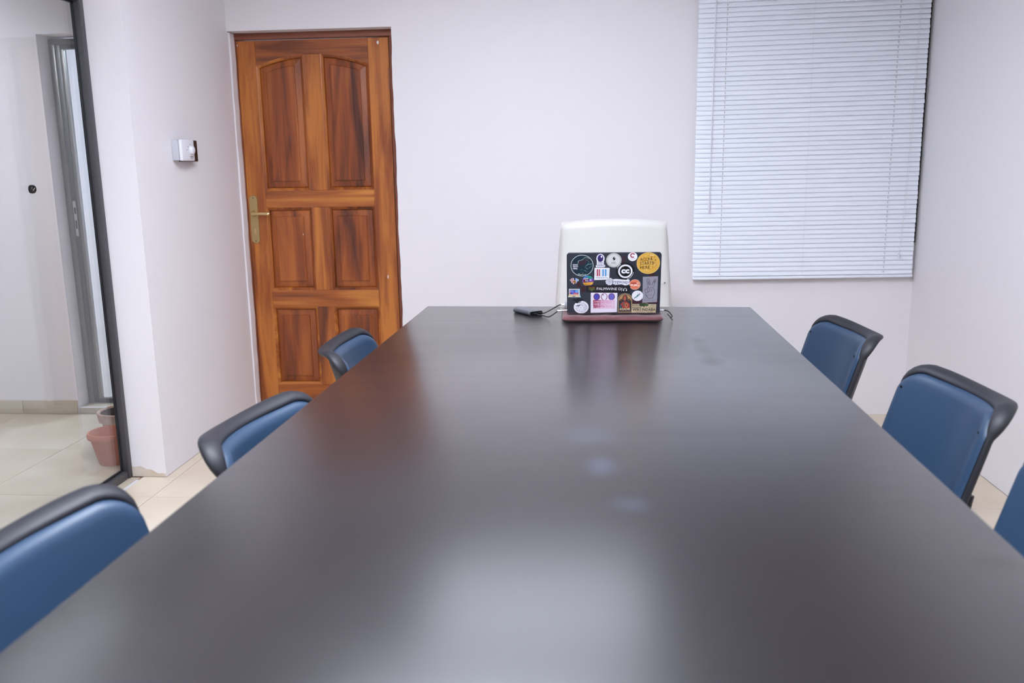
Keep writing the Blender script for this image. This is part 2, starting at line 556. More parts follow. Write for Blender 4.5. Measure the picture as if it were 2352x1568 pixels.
for (x0, x1) in ((-2.745, -2.15), (-2.15, -1.55), (-1.55, -1.1)):
    for j in range(5):
        tile(x0, x1, 4.86 + 0.6 * j, 5.46 + 0.6 * j, M_TILEC, 0.033)

# corridor skirting tiles
sk = thing('baseboard_corridor', 'beige tile skirting along the corridor wall behind the glass', 'baseboard', (-3.2, 4.53, 0))
sk['kind'] = 'structure'
xs = [-4.18, -3.72, -3.121, -2.803]
for a, b in zip(xs[:-1], xs[1:]):
    boxes('skirting_tile', [(a + 3.2 + 0.001, b + 3.2 - 0.001, -0.012, 0.0, 0.001, 0.077)], M_SKIRT, sk, bevel=0.0025)
# skirting of the room beyond
sk2 = boxes('baseboard_annex', [(-2.745, -2.733, 4.88, 7.99, 0.034, 0.115)], M_SKIRT, bevel=0.002)
struct(sk2, 'beige tile skirting in the room beyond the aluminium door', 'baseboard')

# threshold strip by the glass
th = thing('trim_1', 'grey tiled threshold strip beside the glass partition frame', 'threshold', (-1.96, 2.0, 0))
th['kind'] = 'structure'
boxes('threshold_tile', [(-0.025, 0.020, -1.54, 1.53, -0.004, 0.0012)], M_TILEC, th)
boxes('threshold_edge', [(0.021, 0.034, -1.54, 1.50, -0.004, 0.0025)], mat('threshold_edge', rgb(206, 204, 206), 0.7), th, bevel=0.001)

# ------------------------------------------------------------------ ceiling lamps (out of frame; far panel inferred, the rest added for brightness)
def lamp(loc, sx, sy, strength, label, col=LAMP_COL, deep=0.13):
    t = thing('ceiling_light', label, 'lamp', loc)
    e = emis('lamp_glow_%d' % len(MATS), col, strength)
    boxes('housing', [(-sx / 2 - 0.02, sx / 2 + 0.02, -sy / 2 - 0.02, sy / 2 + 0.02, -0.045, 0.0)], M_LEDF, t, bevel=0.004)
    for q in (-1, 1):  # added sides below the diffuser that cut off sideways light
        boxes('added_shield', [(-sx / 2 - 0.02, sx / 2 + 0.02, q * (sy / 2 + 0.012) - 0.006, q * (sy / 2 + 0.012) + 0.006, -deep, -0.0455)], M_LEDF, t)
        boxes('added_shield', [(q * (sx / 2 + 0.012) - 0.006, q * (sx / 2 + 0.012) + 0.006, -sy / 2 - 0.005, sy / 2 + 0.005, -deep, -0.0455)], M_LEDF, t)
    boxes('diffuser', [(-sx / 2, sx / 2, -sy / 2, sy / 2, -0.052, -0.0455)], e, t)
    return t
lamp((-0.22, 3.25, ZC), 1.2, 0.9, LAMP_FAR, 'large ceiling light panel above the far end of the table')
lamp((-0.38, 1.80, ZC), 1.2, 0.8, FILL_MID, 'added fill light panel above the middle of the table')  # added panel to lift the walls, its reflection kept out of view
lamp((-0.38, 0.30, ZC), 1.2, 0.8, FILL_NEAR, 'added fill light panel above the near end of the table')  # added overhead panel, unseen, for general brightness
lamp((-3.1, 3.25, ZC), 0.2, 1.2, FILL_CORR, 'added narrow deep fill light in the corridor behind the glass', (0.90, 0.955, 1.08), 0.27)  # added corridor fill, narrowed to keep glare off the table
lamp((-1.9, 6.2, ZC), 0.5, 0.5, FILL_ANNEX, 'added square fill light in the room beyond the aluminium door', (0.80, 0.94, 1.12))  # added unseen fill that makes the room beyond bright

# ------------------------------------------------------------------ glass partition
gp = thing('window_1', 'full height glass partition in a dark aluminium frame on the left', 'window', (XG, 2.0, 0))
gp['kind'] = 'structure'
ya, yb = 0.46 - 2.0, YP - 2.0
def rail(nm, b, m=M_ALU, bv=0.003):
    return boxes(nm, [b], m, gp, bevel=bv)
rail('frame_stile', (-0.013, 0.0225, yb - 0.030, yb - 0.0005, 0.0, 2.018))
rail('frame_stile', (-0.013, 0.018, ya, ya + 0.05, 0.0, 2.018))
rail('frame_rail', (-0.013, 0.018, ya + 0.0505, yb - 0.0305, 0.001, 0.034))
rail('frame_rail', (-0.013, 0.018, ya + 0.0505, yb - 0.0305, 1.985, 2.018))
rail('glazing_gasket', (-0.013, -0.003, yb - 0.036, yb - 0.0305, 0.036, 1.983), M_GASK, 0.001)
rail('glazing_gasket', (-0.013, -0.003, ya + 0.062, yb - 0.037, 0.0345, 0.042), M_GASK, 0.001)
rail('glazing_gasket', (-0.013, -0.003, ya + 0.062, yb - 0.037, 1.977, 1.9845), M_GASK, 0.001)
rail('glass_pane', (-0.0125, -0.0055, ya + 0.0505, yb - 0.033, 0.038, 1.981), M_GLASS, 0)
lk = lathe('lock', [(0, 0), (0.0155, 0), (0.0155, 0.010), (0.013, 0.0135), (0.0095, 0.0135), (0.009, 0.011), (0, 0.011)], M_BLACK, gp, 28,
           (-0.0054, 3.104 - 2.0, 1.264), (0, PI / 2, 0))
boxes('lock_bolt', [(-0.002, 0.002, -0.008, 0.008, 0.011, 0.0125)], M_STEEL, lk, rot=(0, 0, 0.6))

# ------------------------------------------------------------------ aluminium door across the corridor
ad = thing('door_2', 'grey aluminium framed glass door across the corridor behind the glass', 'door', (-2.4, 4.60, 0))
ad['kind'] = 'structure'
def adp(nm, b, m, bv=0.002):
    return boxes(nm, [(b[0] + 2.4, b[1] + 2.4, b[2] - 4.60, b[3] - 4.60, b[4], b[5])], m, ad, bevel=bv)
adp('frame_jamb', (-2.7985, -2.766, 4.628, 4.69, 0.034, 1.982), M_ALU2)
adp('frame_jamb', (-2.05, -1.99, 4.628, 4.69, 0.034, 1.982), M_ALU2)
adp('frame_head', (-2.7985, -1.99, 4.628, 4.69, 1.983, 2.012), M_ALU2)
adp('door_stile', (-2.7655, -2.7395, 4.631, 4.66, 0.036, 1.981), M_ALU3)
adp('glazing_bead', (-2.739, -2.7225, 4.634, 4.655, 0.062, 1.958), M_ALU2, 0.001)
adp('door_stile', (-2.11, -2.051, 4.631, 4.66, 0.036, 1.981), M_ALU3)
adp('door_rail', (-2.739, -2.111, 4.631, 4.66, 1.9585, 1.981), M_ALU3)
adp('door_rail', (-2.739, -2.111, 4.631, 4.66, 0.036, 0.0615), M_ALU3)
adp('glass_pane', (-2.722, -2.111, 4.643, 4.649, 0.062, 1.958), M_GLASS, 0)
lp = adp('lock_plate', (-2.762, -2.745, 4.6295, 4.6309, 0.98, 1.17), M_STEEL, 0.0005)
adp('lock_slot', (-2.757, -2.750, 4.6285, 4.6294, 1.10, 1.135), M_BLACK, 0)
adp('lock_slot', (-2.757, -2.750, 4.6285, 4.6294, 1.02, 1.065), M_BLACK, 0)
stp = boxes('trim_2', [(-2.798, XG + 0.02, 4.532, 4.86, 0.0, 0.033)], M_SKIRT, bevel=0.001)
struct(stp, 'low tiled doorstep below the aluminium door in the corridor', 'step')
boxes('step_nosing', [(-2.79, XG + 0.02, 4.529, 4.542, 0.0325, 0.0365)], M_NOSE_GLINT, stp, bevel=0.001)

# ------------------------------------------------------------------ wooden door
YD = 4.700
dr = thing('door_1', 'varnished reddish brown panelled wooden door with brass handle', 'door', (-1.41, YD, 0))
dr['kind'] = 'structure'
DX = 1.41
fr = boxes('frame_head', [(XL + DX + 0.001, -0.962 + DX, -0.006, 0.06, 1.989, 2.0215)], M_WOODFH, dr, bevel=0.004)
boxes('frame_jamb', [(XL + DX + 0.001, -1.829 + DX + 0.016, -0.006, 0.06, 0.001, 1.988)], M_WOODF, dr, bevel=0.003)
boxes('frame_jamb', [(-0.996 + DX, -0.955 + DX, -0.006, 0.06, 0.001, 1.988)], M_WOODF, dr, bevel=0.003)
LX0, LX1 = -1.812 + DX, -1.001 + DX          # leaf edges
TH = 0.04
px = dict(l0=-1.712 + DX, l1=-1.459 + DX, r0=-1.366 + DX, r1=-1.110 + DX)
z_top = 1.984
rows = [(0.129, 0.572), (0.665, 1.117), (1.207, None)]
ARC_C, ARC_Z, ARC_K = -1.411 + DX, 1.912, 0.62
def arch(x):
    return ARC_Z - ARC_K * (x - ARC_C) ** 2
FY = 0.004                                      # leaf face set back behind the frame
def leaf_box(nm, b, m):
    return boxes(nm, [(b[0], b[1], FY, FY + TH, b[2], b[3])], m, dr, bevel=0.0015, seg=1)
leaf_box('stile', (LX0, px['l0'], 0.012, z_top), M_WOODV)
leaf_box('stile', (px['r1'], LX1, 0.012, z_top), M_WOODV)
leaf_box('rail', (px['l0'] + 0.0004, px['r1'] - 0.0004, 0.012, 0.129), M_WOODH)
leaf_box('rail', (px['l0'] + 0.0004, px['r1'] - 0.0004, 0.572, 0.665), M_WOODH)
leaf_box('rail', (px['l0'] + 0.0004, px['r1'] - 0.0004, 1.117, 1.207), M_WOODH)
for z0, z1 in ((0.1294, 0.5716), (0.6654, 1.1166), (1.2074, ARC_Z - 0.0012)):
    leaf_box('muntin', (px['l1'], px['r0'], z0, z1), M_WOODV)
# arched top rail
V, F = [], []
n = 28
for i in range(n + 1):
    x = px['l0'] + 0.0004 + (px['r1'] - px['l0'] - 0.0008) * i / n
    zb = arch(x)
    V += [(x, FY, zb), (x, FY, z_top), (x, FY + TH, z_top), (x, FY + TH, zb)]
for i in range(n):
    for k in range(4):
        F.append((4 * i + k, 4 * i + (k + 1) % 4, 4 * i + 4 + (k + 1) % 4, 4 * i + 4 + k))
F += [(0, 1, 2, 3), (4 * n + 3, 4 * n + 2, 4 * n + 1, 4 * n)]
pydata('rail', V, F, M_WOODH, dr)

def outline(x0, x1, z0, ztop, ins, nseg=14):
    P = [(x0 + ins, z0 + ins), (x1 - ins, z0 + ins)]
    for i in range(nseg + 1):
        x = x1 - ins + (x0 - x1 + 2 * ins) * i / nseg
        P.append((x, (arch(x) if ztop is None else ztop) - ins))
    return P
def ring_mesh(nm, x0, x1, z0, zt, loops, m, parent, fill):
    V, F = [], []
    k = len(outline(x0, x1, z0, zt, 0))
    for ins, dep in loops:
        V += [(x, FY + dep, z) for x, z in outline(x0, x1, z0, zt, ins)]
    for a in range(len(loops) - 1):
        for i in range(k):
            j = (i + 1) % k
            F.append((a * k + i, a * k + j, (a + 1) * k + j, (a + 1) * k + i))
    if fill:
        F.append(tuple((len(loops) - 1) * k + i for i in range(k)))
    return pydata(nm, V, F, m, parent)
for (z0, z1) in rows:
    for a, b in ((px['l0'], px['l1']), (px['r0'], px['r1'])):
        pn = ring_mesh('panel', a, b, z0, z1, [(0.014, 0.0190), (0.020, 0.0155), (0.048, 0.0105), (0.0495, 0.0050), (0.053, 0.0030)], M_WOODP, dr, True)
        ring_mesh('moulding', a, b, z0, z1, [(-0.0004, 0.0), (0.004, 0.0015), (0.009, 0.0065), (0.0125, 0.0085), (0.015, 0.0165)], M_WOODV if z1 != 0.572 else M_WOODH, pn, False)
# handle set
def rrect(hw, z0, z1, r, n=8):
    P = []
    for cx_, cz_, a0 in ((hw - r, z1 - r, 0), (-hw + r, z1 - r, PI / 2), (-hw + r, z0 + r, PI), (hw - r, z0 + r, 1.5 * PI)):
        for i in range(n + 1):
            a = a0 + PI / 2 * i / n
            P.append((cx_ + r * math.cos(a), cz_ + r * math.sin(a)))
    return P
def plate(nm, P, y0, y1, m, parent, loc=None, bev=0.002):
    k = len(P)
    cxm = sum(p[0] for p in P) / k; czm = sum(p[1] for p in P) / k
    V = [(x, y1, z) for x, z in P] + [(x, y0 + bev, z) for x, z in P]
    def sh(p):
        dx, dz = p[0] - cxm, p[1] - czm
        d = math.hypot(dx, dz) or 1
        return (p[0] - dx / d * bev, p[1] - dz / d * bev)
    V += [(x, y0, z) for x, z in map(sh, P)]
    F = [tuple(range(k))] + [(i, (i + 1) % k, k + (i + 1) % k, k + i) for i in range(k)]
    F += [(k + i, k + (i + 1) % k, 2 * k + (i + 1) % k, 2 * k + i) for i in range(k)] + [tuple(2 * k + i for i in range(k))]
    return pydata(nm, V, F, m, parent, loc=loc)
HX = -1.779 + DX
hp = plate('lock_plate', rrect(0.0225, 0.925, 1.184, 0.021), -0.006 + FY, FY - 0.0002, M_BRASS, dr, (HX, 0, 0), 0.0025)
hp['label'] = 'satin brass lock plate'
tube('lever', catmull([(0, 0, 1.087), (0, -0.028, 1.087), (0.006, -0.036, 1.087), (0.035, -0.038, 1.088), (0.07, -0.037, 1.087), (0.092, -0.034, 1.087)], 5),
     0.0085, M_BRASSP, hp, 14)
lathe('lever_collar', [(0, 0), (0.017, 0), (0.017, 0.006), (0.013, 0.012), (0, 0.012)], M_BRASS, hp, 24, (0, -0.002, 1.087), (PI / 2, 0, 0))
tube('lever_tip', [(0.080, -0.0355, 1.087), (0.088, -0.0345, 1.087), (0.097, -0.033, 1.087)], [0.0098, 0.0112, 0.008], M_BRASSP, hp, 14)
plate('keyhole', rrect(0.0075, 0.973, 1.008, 0.007), -0.0065 + FY - 0.002, FY - 0.004, M_BRASSP, hp, (0.002, 0, 0), 0.001)
for zz in (1.172, 0.937):
    lathe('screw', [(0, 0), (0.0035, 0), (0.003, 0.001), (0, 0.001)], M_DARKHOLE, hp, 12, (0, -0.002, zz), (PI / 2, 0, 0))
tube('hinge', [(0.4105, -0.004, 1.722), (0.4105, -0.004, 1.828)], 0.0055, M_WOODF, dr, 10)
tube('hinge', [(0.4105, -0.004, 0.25), (0.4105, -0.004, 0.356)], 0.0055, M_WOODF, dr, 10)
# flecks of wall paint on the wood
M_FLECK = mat('paint_fleck', rgb(220, 216, 216), 0.7)
def fleck(x, z, wd, ht, yy):
    pydata('paint_fleck', [(x - wd, yy, z), (x, yy, z - ht), (x + wd, yy, z - ht * 0.2), (x + wd * 0.7, yy, z + ht), (x - wd * 0.5, yy, z + ht * 0.9)],
           [(0, 1, 2, 3, 4)], M_FLECK, dr)
fleck(-1.056 + DX, 1.958, 0.006, 0.010, FY - 0.0004)
fleck(-1.806 + DX, 1.962, 0.002, 0.006, FY - 0.0004)
fleck(-1.833 + DX + 0.012, 1.095, 0.003, 0.011, -0.0064)
fleck(-1.055 + DX, 0.735, 0.003, 0.012, FY - 0.0004)
fleck(-1.515 + DX, 0.97, 0.002, 0.004, FY + 0.002)

# ------------------------------------------------------------------ window recess behind the blind
wn = thing('window_2', 'dark window recess behind the white blind', 'window', (1.155, 4.70, 0.905))
wn['kind'] = 'structure'
boxes('window_frame', [(-0.533, -0.483, 0.08, 0.13, 0.002, 1.343)], M_ALU, wn)
boxes('window_frame', [(0.483, 0.533, 0.08, 0.13, 0.002, 1.343)], M_ALU, wn)
boxes('window_frame', [(-0.482, 0.482, 0.08, 0.13, 0.002, 0.05)], M_ALU, wn)
boxes('window_frame', [(-0.482, 0.482, 0.08, 0.13, 1.295, 1.343)], M_ALU, wn)
boxes('window_frame', [(-0.025, 0.025, 0.08, 0.13, 0.051, 1.294)], M_ALU, wn)
boxes('glass_pane', [(-0.482, -0.026, 0.10, 0.106, 0.051, 1.294)], M_GLASSW, wn)
boxes('glass_pane', [(0.026, 0.482, 0.10, 0.106, 0.051, 1.294)], M_GLASSW, wn)
boxes('reveal_shade_sheet', [(0.5335, 0.5345, -0.082, 0.13, 0.001, 1.343)], mat('reveal_shade', rgb(84, 82, 84), 0.8), wn)  # dark sheet: the shade on the recess side put into its colour

# ------------------------------------------------------------------ venetian blind
BX0, BX1, BY = 0.572, 1.672, 4.585
bl = thing('window_blind', 'pale blue white venetian blind lowered over the window', 'blind', (BX0, BY, 0.735))
WB = BX1 - BX0
def slat_mesh():
    prof = []
    n = 6
    hh = 0.0126
    for i in range(n + 1):
        t = -1 + 2 * i / n
        prof.append((-0.0019 * (1 - t * t), t * hh))         # bowed towards the room
    tilt = 0.23
    P = []
    for y, z in prof:
        P.append((y * math.cos(tilt) + z * math.sin(tilt), z * math.cos(tilt) - y * math.sin(tilt)))
    V, F = [], []
    for x, ins in ((0.0, 0.0022), (0.002, 0.0), (WB - 0.002, 0.0), (WB, 0.0022)):
        for i, (y, z) in enumerate(P):
            zz = z * (1 - ins / hh)
            V.append((x, y, zz))
        for i, (y, z) in enumerate(P):
            zz = z * (1 - ins / hh)
            V.append((x, y + 0.0006, zz))
    k = 2 * (n + 1)
    for s in range(3):
        for i in range(n):
            F.append((s * k + i, s * k + i + 1, (s + 1) * k + i + 1, (s + 1) * k + i))
            F.append((s * k + n + 1 + i, (s + 1) * k + n + 1 + i, (s + 1) * k + n + 2 + i, s * k + n + 2 + i))
    return V, F
V, F = slat_mesh()
first = pydata('slat', V, F, M_BLIND, bl, smooth=True)
PITCH = 0.0231
NSL = 66
for k in range(NSL):
    z = 0.0245 + PITCH * k
    o = first if k == 0 else bpy.data.objects.new('slat', first.data)
    if k:
        COL.objects.link(o); o.parent = bl
    sl = 0.0085 + 0.0085 * k / 58.0 + random.uniform(-0.0006, 0.0006)
    o.location = (random.uniform(-0.0012, 0.0012), random.uniform(-0.0004, 0.0004), z - 0.011 + 0.006)
    o.rotation_euler = (random.uniform(-0.02, 0.02), -sl, 0)
boxes('bottom_rail', [(-0.001, WB + 0.001, -0.011, 0.011, -0.010, 0.004)], M_BLIND, bl, bevel=0.003, rot=(0, -0.0085, 0))
boxes('headrail', [(-0.003, WB + 0.003, -0.014, 0.016, 1.549, 1.578)], M_BLIND, bl, bevel=0.002)
for xx, m in ((0.136, M_CORD), (0.960, M_CORD), (0.553, M_CORD)):
    dz = 0.010 * xx
    tube('ladder_cord', [(xx, -0.0085, -0.008 + dz), (xx, -0.0085, 1.55)], 0.0007 if xx != 0.553 else 0.0005, m, bl, 6)
    if xx != 0.553:
        for k in range(NSL):
            pass
# route slots: small dark punch marks beside the ladder cords, one strip per slat in a single part
bmh = bmesh.new()
for xx in (0.1385, 0.9575):
    for k in range(NSL):
        sl = 0.0085 + 0.0085 * k / 58.0
        zc = 0.0245 + PITCH * k - 0.005 + xx * sl
        bm_box(bmh, xx - 0.0008, xx + 0.0008, -0.0040, -0.0029, zc - 0.0045, zc + 0.0045)
me = bpy.data.meshes.new('route_slots'); bmh.to_mesh(me); bmh.free()
so = link('route_slots', me, M_CORDS, bl); so['kind'] = 'stuff'
tube('wand', [(0.079, -0.022, 1.53), (0.076, -0.020, 0.9), (0.073, -0.018, 0.36)], 0.0028, M_CLEAR, bl, 8)
tube('wand_grip', [(0.0732, -0.018, 0.40), (0.073, -0.018, 0.36), (0.0728, -0.018, 0.335)], [0.0035, 0.0055, 0.004], M_CLEAR, bl, 10)
c1 = tube('lift_cord', catmull([(1.041, -0.018, 1.55), (1.041, -0.018, 1.0), (1.037, -0.018, 0.5), (1.026, -0.016, 0.135)], 5), 0.0009, M_CORD, bl, 6)
tube('tassel', [(1.026, -0.016, 0.138), (1.0255, -0.016, 0.125), (1.025, -0.016, 0.105), (1.026, -0.016, 0.098)], [0.002, 0.004, 0.006, 0.0045], M_CLEAR, c1, 10)
tube('lift_cord', catmull([(1.050, -0.018, 1.55), (1.049, -0.018, 1.0), (1.045, -0.018, 0.5), (1.030, -0.016, 0.15)], 5), 0.0008, M_CORD, bl, 6)

# ------------------------------------------------------------------ thermostat on the left wall
ts = thing('wall_thermostat', 'white dial thermostat box on the wall left of the wooden door', 'thermostat', (XL, 3.955, 1.365))
boxes('back_box', [(0.0005, 0.029, -0.018, 0.128, -0.002, 0.094)], M_BLACK, ts, bevel=0.002)
boxes('side_casing', [(0.0005, 0.0295, -0.075, -0.019, 0.002, 0.091)], M_GPLAST, ts, bevel=0.002)
cv = boxes('front_cover', [(0.030, 0.046, -0.074, 0.058, 0.0, 0.094)], M_WPLAST, ts, bevel=0.006, seg=3)
dl = lathe('dial', [(0, 0), (0.020, 0), (0.018, 0.010), (0.015, 0.013), (0, 0.013)], M_WPLAST, ts, 30, (0.046, 0.022, 0.048), (0, PI / 2, 0))
for (yy, zz) in ((-0.022, 0.048), (-0.008, 0.062), (0.014, 0.073)):
    boxes('scale_mark', [(0.046, 0.0464, yy - 0.002, yy + 0.002, zz - 0.0022, zz + 0.0022)], M_INK, ts)
boxes('scale_mark', [(0.046, 0.0464, 0.006, 0.036, 0.0165, 0.020)], M_INK, ts)
boxes('scale_mark', [(0.046, 0.0464, 0.012, 0.032, 0.0105, 0.0125)], M_INK, ts)

# ================================================================== TABLE
tb = thing('conference_table', 'long dark brown conference table with a satin top', 'table', (0, 2.0, 0))
def table_top():
    TL, TR = (-0.643, 3.591), (0.674, 3.542)
    NY = 0.42
    BLc = (-0.643 - 0.0233 * (3.591 - NY), NY); BRc = (0.674 - 0.0137 * (3.542 - NY), NY)
    P = [(x, y - 2.0) for x, y in (BLc, BRc, TR, TL)]
    bm = bmesh.new()
    lo = [bm.verts.new((x, y, 0.718)) for x, y in P]; hi = [bm.verts.new((x, y, 0.75)) for x, y in P]
    bm.faces.new(lo[::-1]); bm.faces.new(hi)
    for i in range(4):
        bm.faces.new((lo[i], lo[(i + 1) % 4], hi[(i + 1) % 4], hi[i]))
    bmesh.ops.bevel(bm, geom=list(bm.edges), offset=0.0025, segments=2, profile=0.5, affect='EDGES')
    bmesh.ops.recalc_face_normals(bm, faces=bm.faces)
    me = bpy.data.meshes.new('tabletop'); bm.to_mesh(me); bm.free()
    shade_auto(me)
    return link('tabletop', me, M_TABLE, tb)
tt = table_top()
boxes('panel_leg', [(-0.30, 0.30, 1.20, 1.235, 0.0, 0.7175)], M_TABLE, tb, bevel=0.002)
boxes('panel_leg', [(-0.42, 0.42, -1.36, -1.325, 0.0, 0.7175)], M_TABLE, tb, bevel=0.002)
boxes('modesty_panel', [(-0.013, 0.013, -1.324, 1.199, 0.35, 0.7175)], M_TABLE, tb, bevel=0.002)

# ================================================================== BLUE CHAIRS
CSC = 1.16
CW, CZT, CDR, CCV, CLN, CR = 0.42 * CSC, 1.32 - 0.515 * CSC, -0.012 * CSC, 0.079 * CSC, 0.306, 0.05 * CSC
def backy(x, z):
    u = x / (CW / 2)
    return -0.22 * CSC - CLN * (z - (1.32 - 0.82 * CSC)) + CCV * u * u
def bnormal(x, z):
    e = 1e-3
    a = Vector((2 * e, backy(x + e, z) - backy(x - e, z), 0)); b = Vector((0, backy(x, z + e) - backy(x, z - e), 2 * e))
    n_ = a.cross(b).normalized()
    return n_ if n_.y < 0 else -n_               # pointing backwards
ZB = 0.42
def sst(a, b, x):
    t = min(1, max(0, (x - a) / (b - a)))
    return t * t * (3 - 2 * t)
def top_z(x):
    return CZT - CDR * min(1, (x / (CW / 2 - CR))) ** 2 if abs(x) <= CW / 2 - CR else CZT - CDR
def boundary():
    P = []
    hw = CW / 2
    for i in range(16):
        P.append((-hw, ZB + (CZT - CR - CDR - ZB) * i / 15.0))
    for i in range(1, 9):
        a = PI - PI / 2 * i / 8
        P.append((-hw + CR + CR * math.cos(a), CZT - CR - CDR + CR * math.sin(a)))
    m_ = 20
    for i in range(1, m_):
        x = -(hw - CR) + 2 * (hw - CR) * i / m_
        P.append((x, top_z(x)))
    return P + [(-a, b) for a, b in P[:24]][::-1]
BND = boundary()

def make_rim(parent):
    pts = [Vector((x, backy(x, z), z)) for x, z in BND]
    n_ = len(pts)
    seg = 14
    V, F = [], []
    ci = (20, n_ - 1 - 20)
    cum = [0]
    for i in range(1, n_):
        cum.append(cum[-1] + (pts[i] - pts[i - 1]).length)
    for i in range(n_):
        T = (pts[min(i + 1, n_ - 1)] - pts[max(i - 1, 0)]).normalized()
        B = bnormal(*BND[i])
        N = T.cross(B).normalized()
        ctr = Vector((0, backy(0, 0.55), 0.55))
        if N.dot(pts[i] - ctr) < 0:
            N = -N
        wt = sst(CZT - 0.040, CZT + 0.011, BND[i][1])
        cb_ = sum(math.exp(-((cum[i] - cum[c_]) / 0.055) ** 2) for c_ in ci)
        mixn = 0.55 * wt
        D = (B + N * mixn).normalized()                 # the lip leans up and back
        E_ = (N - B * mixn).normalized()
        on = -0.007 * (1 - wt) + 0.004 * wt
        od = 0.011 * (1 - wt) + 0.019 * wt
        rd = 0.010 * (1 - wt) + 0.027 * wt - 0.003 * cb_
        re = 0.007 * (1 - wt) + 0.0115 * wt
        c0 = pts[i] + N * on + D * od
        for k in range(seg):
            a = 2 * PI * k / seg
            V.append(c0 + E_ * (re * math.cos(a)) + D * (rd * math.sin(a)))
    for i in range(n_ - 1):
        for k in range(seg):
            k2 = (k + 1) % seg
            F.append((i * seg + k, i * seg + k2, (i + 1) * seg + k2, (i + 1) * seg + k))
    F += [tuple(range(seg)), tuple((n_ - 1) * seg + k for k in range(seg))]
    return pydata('back_rim', V, F, M_RIM, parent, smooth=True)

def half_w(z, top):
    zc = CZT - CR - CDR
    hw = CW / 2
    if z <= zc:
        return hw
    d_ = min(CR, z - zc)
    return hw - CR + math.sqrt(max(0, CR * CR - d_ * d_))

def make_pad(parent):
    nu, rowsz = 36, []
    zc = CZT - CR - CDR
    for i in range(26):
        rowsz.append(ZB + (zc - ZB) * i / 26.0)
    for i in range(13):
        rowsz.append(zc + CR * math.sin(PI / 2 * i / 12))
    V, F = [], []
    for zi, z in enumerate(rowsz):
        hwz = half_w(z, 0)
        for k in range(nu + 1):
            s = math.sin(PI / 2 * (-1 + 2 * k / nu))
            x = hwz * s
            zz = z - (CZT - CDR - top_z(x)) * sst(zc - 0.1, CZT - CDR, z)
            dx = hwz - abs(x); dz_ = max(0, CZT - CDR - z); dzb = z - ZB
            d_ = min(dx, dz_ * 1.0, dzb)
            # soft combination of edge distances
            e = 0.030
            def prof(q):
                q = min(1, max(0, q / e))
                return math.sqrt(1 - (1 - q) ** 2)
            f_ = prof(dx) * prof(dz_) * prof(dzb)
            crown = 0.010 * max(0, 1 - (x / (CW / 2)) ** 2)
            off = -0.004 + (0.020 + crown) * f_
            B = bnormal(x, zz)
            V.append(Vector((x, backy(x, zz), zz)) - B * off)
    for i in range(len(rowsz) - 1):
        for k in range(nu):
            a = i * (nu + 1) + k
            F.append((a, a + 1, a + nu + 2, a + nu + 1))
    return pydata('back_cushion', V, F, M_PVC, parent, smooth=True)

def make_shell(parent):
    nu, nz_ = 20, 16
    V, F = [], []
    for layer, off in ((0, 0.006), (1, 0.017)):
        for i in range(nz_ + 1):
            z = 0.40 + (CZT - 0.012 - 0.40) * i / nz_
            hwz = half_w(z + 0.004, 0) - 0.012
            for k in range(nu + 1):
                x = hwz * (-1 + 2 * k / nu)
                V.append(Vector((x, backy(x, z), z)) + bnormal(x, z) * off)
    st = (nu + 1) * (nz_ + 1)
    for l_ in (0, 1):
        for i in range(nz_):
            for k in range(nu):
                a = l_ * st + i * (nu + 1) + k
                F.append((a, a + 1, a + nu + 2, a + nu + 1))
    ring = [k for k in range(nu + 1)] + [i * (nu + 1) + nu for i in range(1, nz_ + 1)] + \
           [nz_ * (nu + 1) + k for k in range(nu - 1, -1, -1)] + [i * (nu + 1) for i in range(nz_ - 1, 0, -1)]
    for i in range(len(ring)):
        a, b = ring[i], ring[(i + 1) % len(ring)]
        F.append((a, b, st + b, st + a))
    return pydata('back_shell', V, F, M_RIM, parent, smooth=True)

def cushion(nm, hx, y0, y1, z0, z1, m, parent, bev):
    return boxes(nm, [(-hx, hx, y0, y1, z0, z1)], m, parent, bevel=bev, seg=4)

CH_GROUP = 'blue padded chairs around the conference table'
def make_chair(label, loc, rot):
    t = thing('office_chair', label, 'chair', loc, rot, CH_GROUP)
    make_pad(t); make_rim(t); make_shell(t)
    cushion('seat_cushion', 0.235, -0.20, 0.25, 0.405, 0.455, M_PVC, t, 0.020)
    cushion('seat_pan', 0.23, -0.23, 0.235, 0.38, 0.404, M_RIM, t, 0.008)
    for sx in (-1, 1):
        tube('back_bracket', catmull([(sx * 0.12, -0.12, 0.370), (sx * 0.12, -0.25, 0.370), (sx * 0.12, -0.288, 0.42), (sx * 0.12, -0.305, 0.50)], 5), 0.011, M_METB, t, 10)
        for sy in (-1, 1):
            tube('leg', [(sx * 0.18, sy * 0.17, 0.379), (sx * 0.21, sy * 0.20, 0.0)], [0.0125, 0.011], M_METB, t, 12)
    return t
def copy_thing(src, label, loc, rot):
    r = src.copy(); COL.objects.link(r)
    r.location = loc; r.rotation_euler = (0, 0, rot); r['label'] = label
    for c_ in list(src.children):
        d_ = c_.copy(); COL.objects.link(d_); d_.parent = r
    return r
c0 = make_chair('blue padded chair beside the wooden door, farthest on its side', (-0.470, 2.865, 0), math.radians(-86.8))
spots = [
    ('blue padded chair in front of the thermostat wall, middle of the left row', (-0.446, 1.906, 0), math.radians(-96.5)),
    ('blue padded chair nearest the camera on the left, in front of the glass', (-0.573, 1.237, 0), math.radians(-92.9)),
    ('blue padded chair below the blind, farthest in the right row', (0.611, 3.075, 0), math.radians(94.1)),
    ('blue padded chair by the right wall, middle of the right row', (0.650, 2.247, 0), math.radians(93.2)),
    ('blue padded chair cut off by the right edge of the picture', (0.655, 1.549, 0), math.radians(93.0)),
]
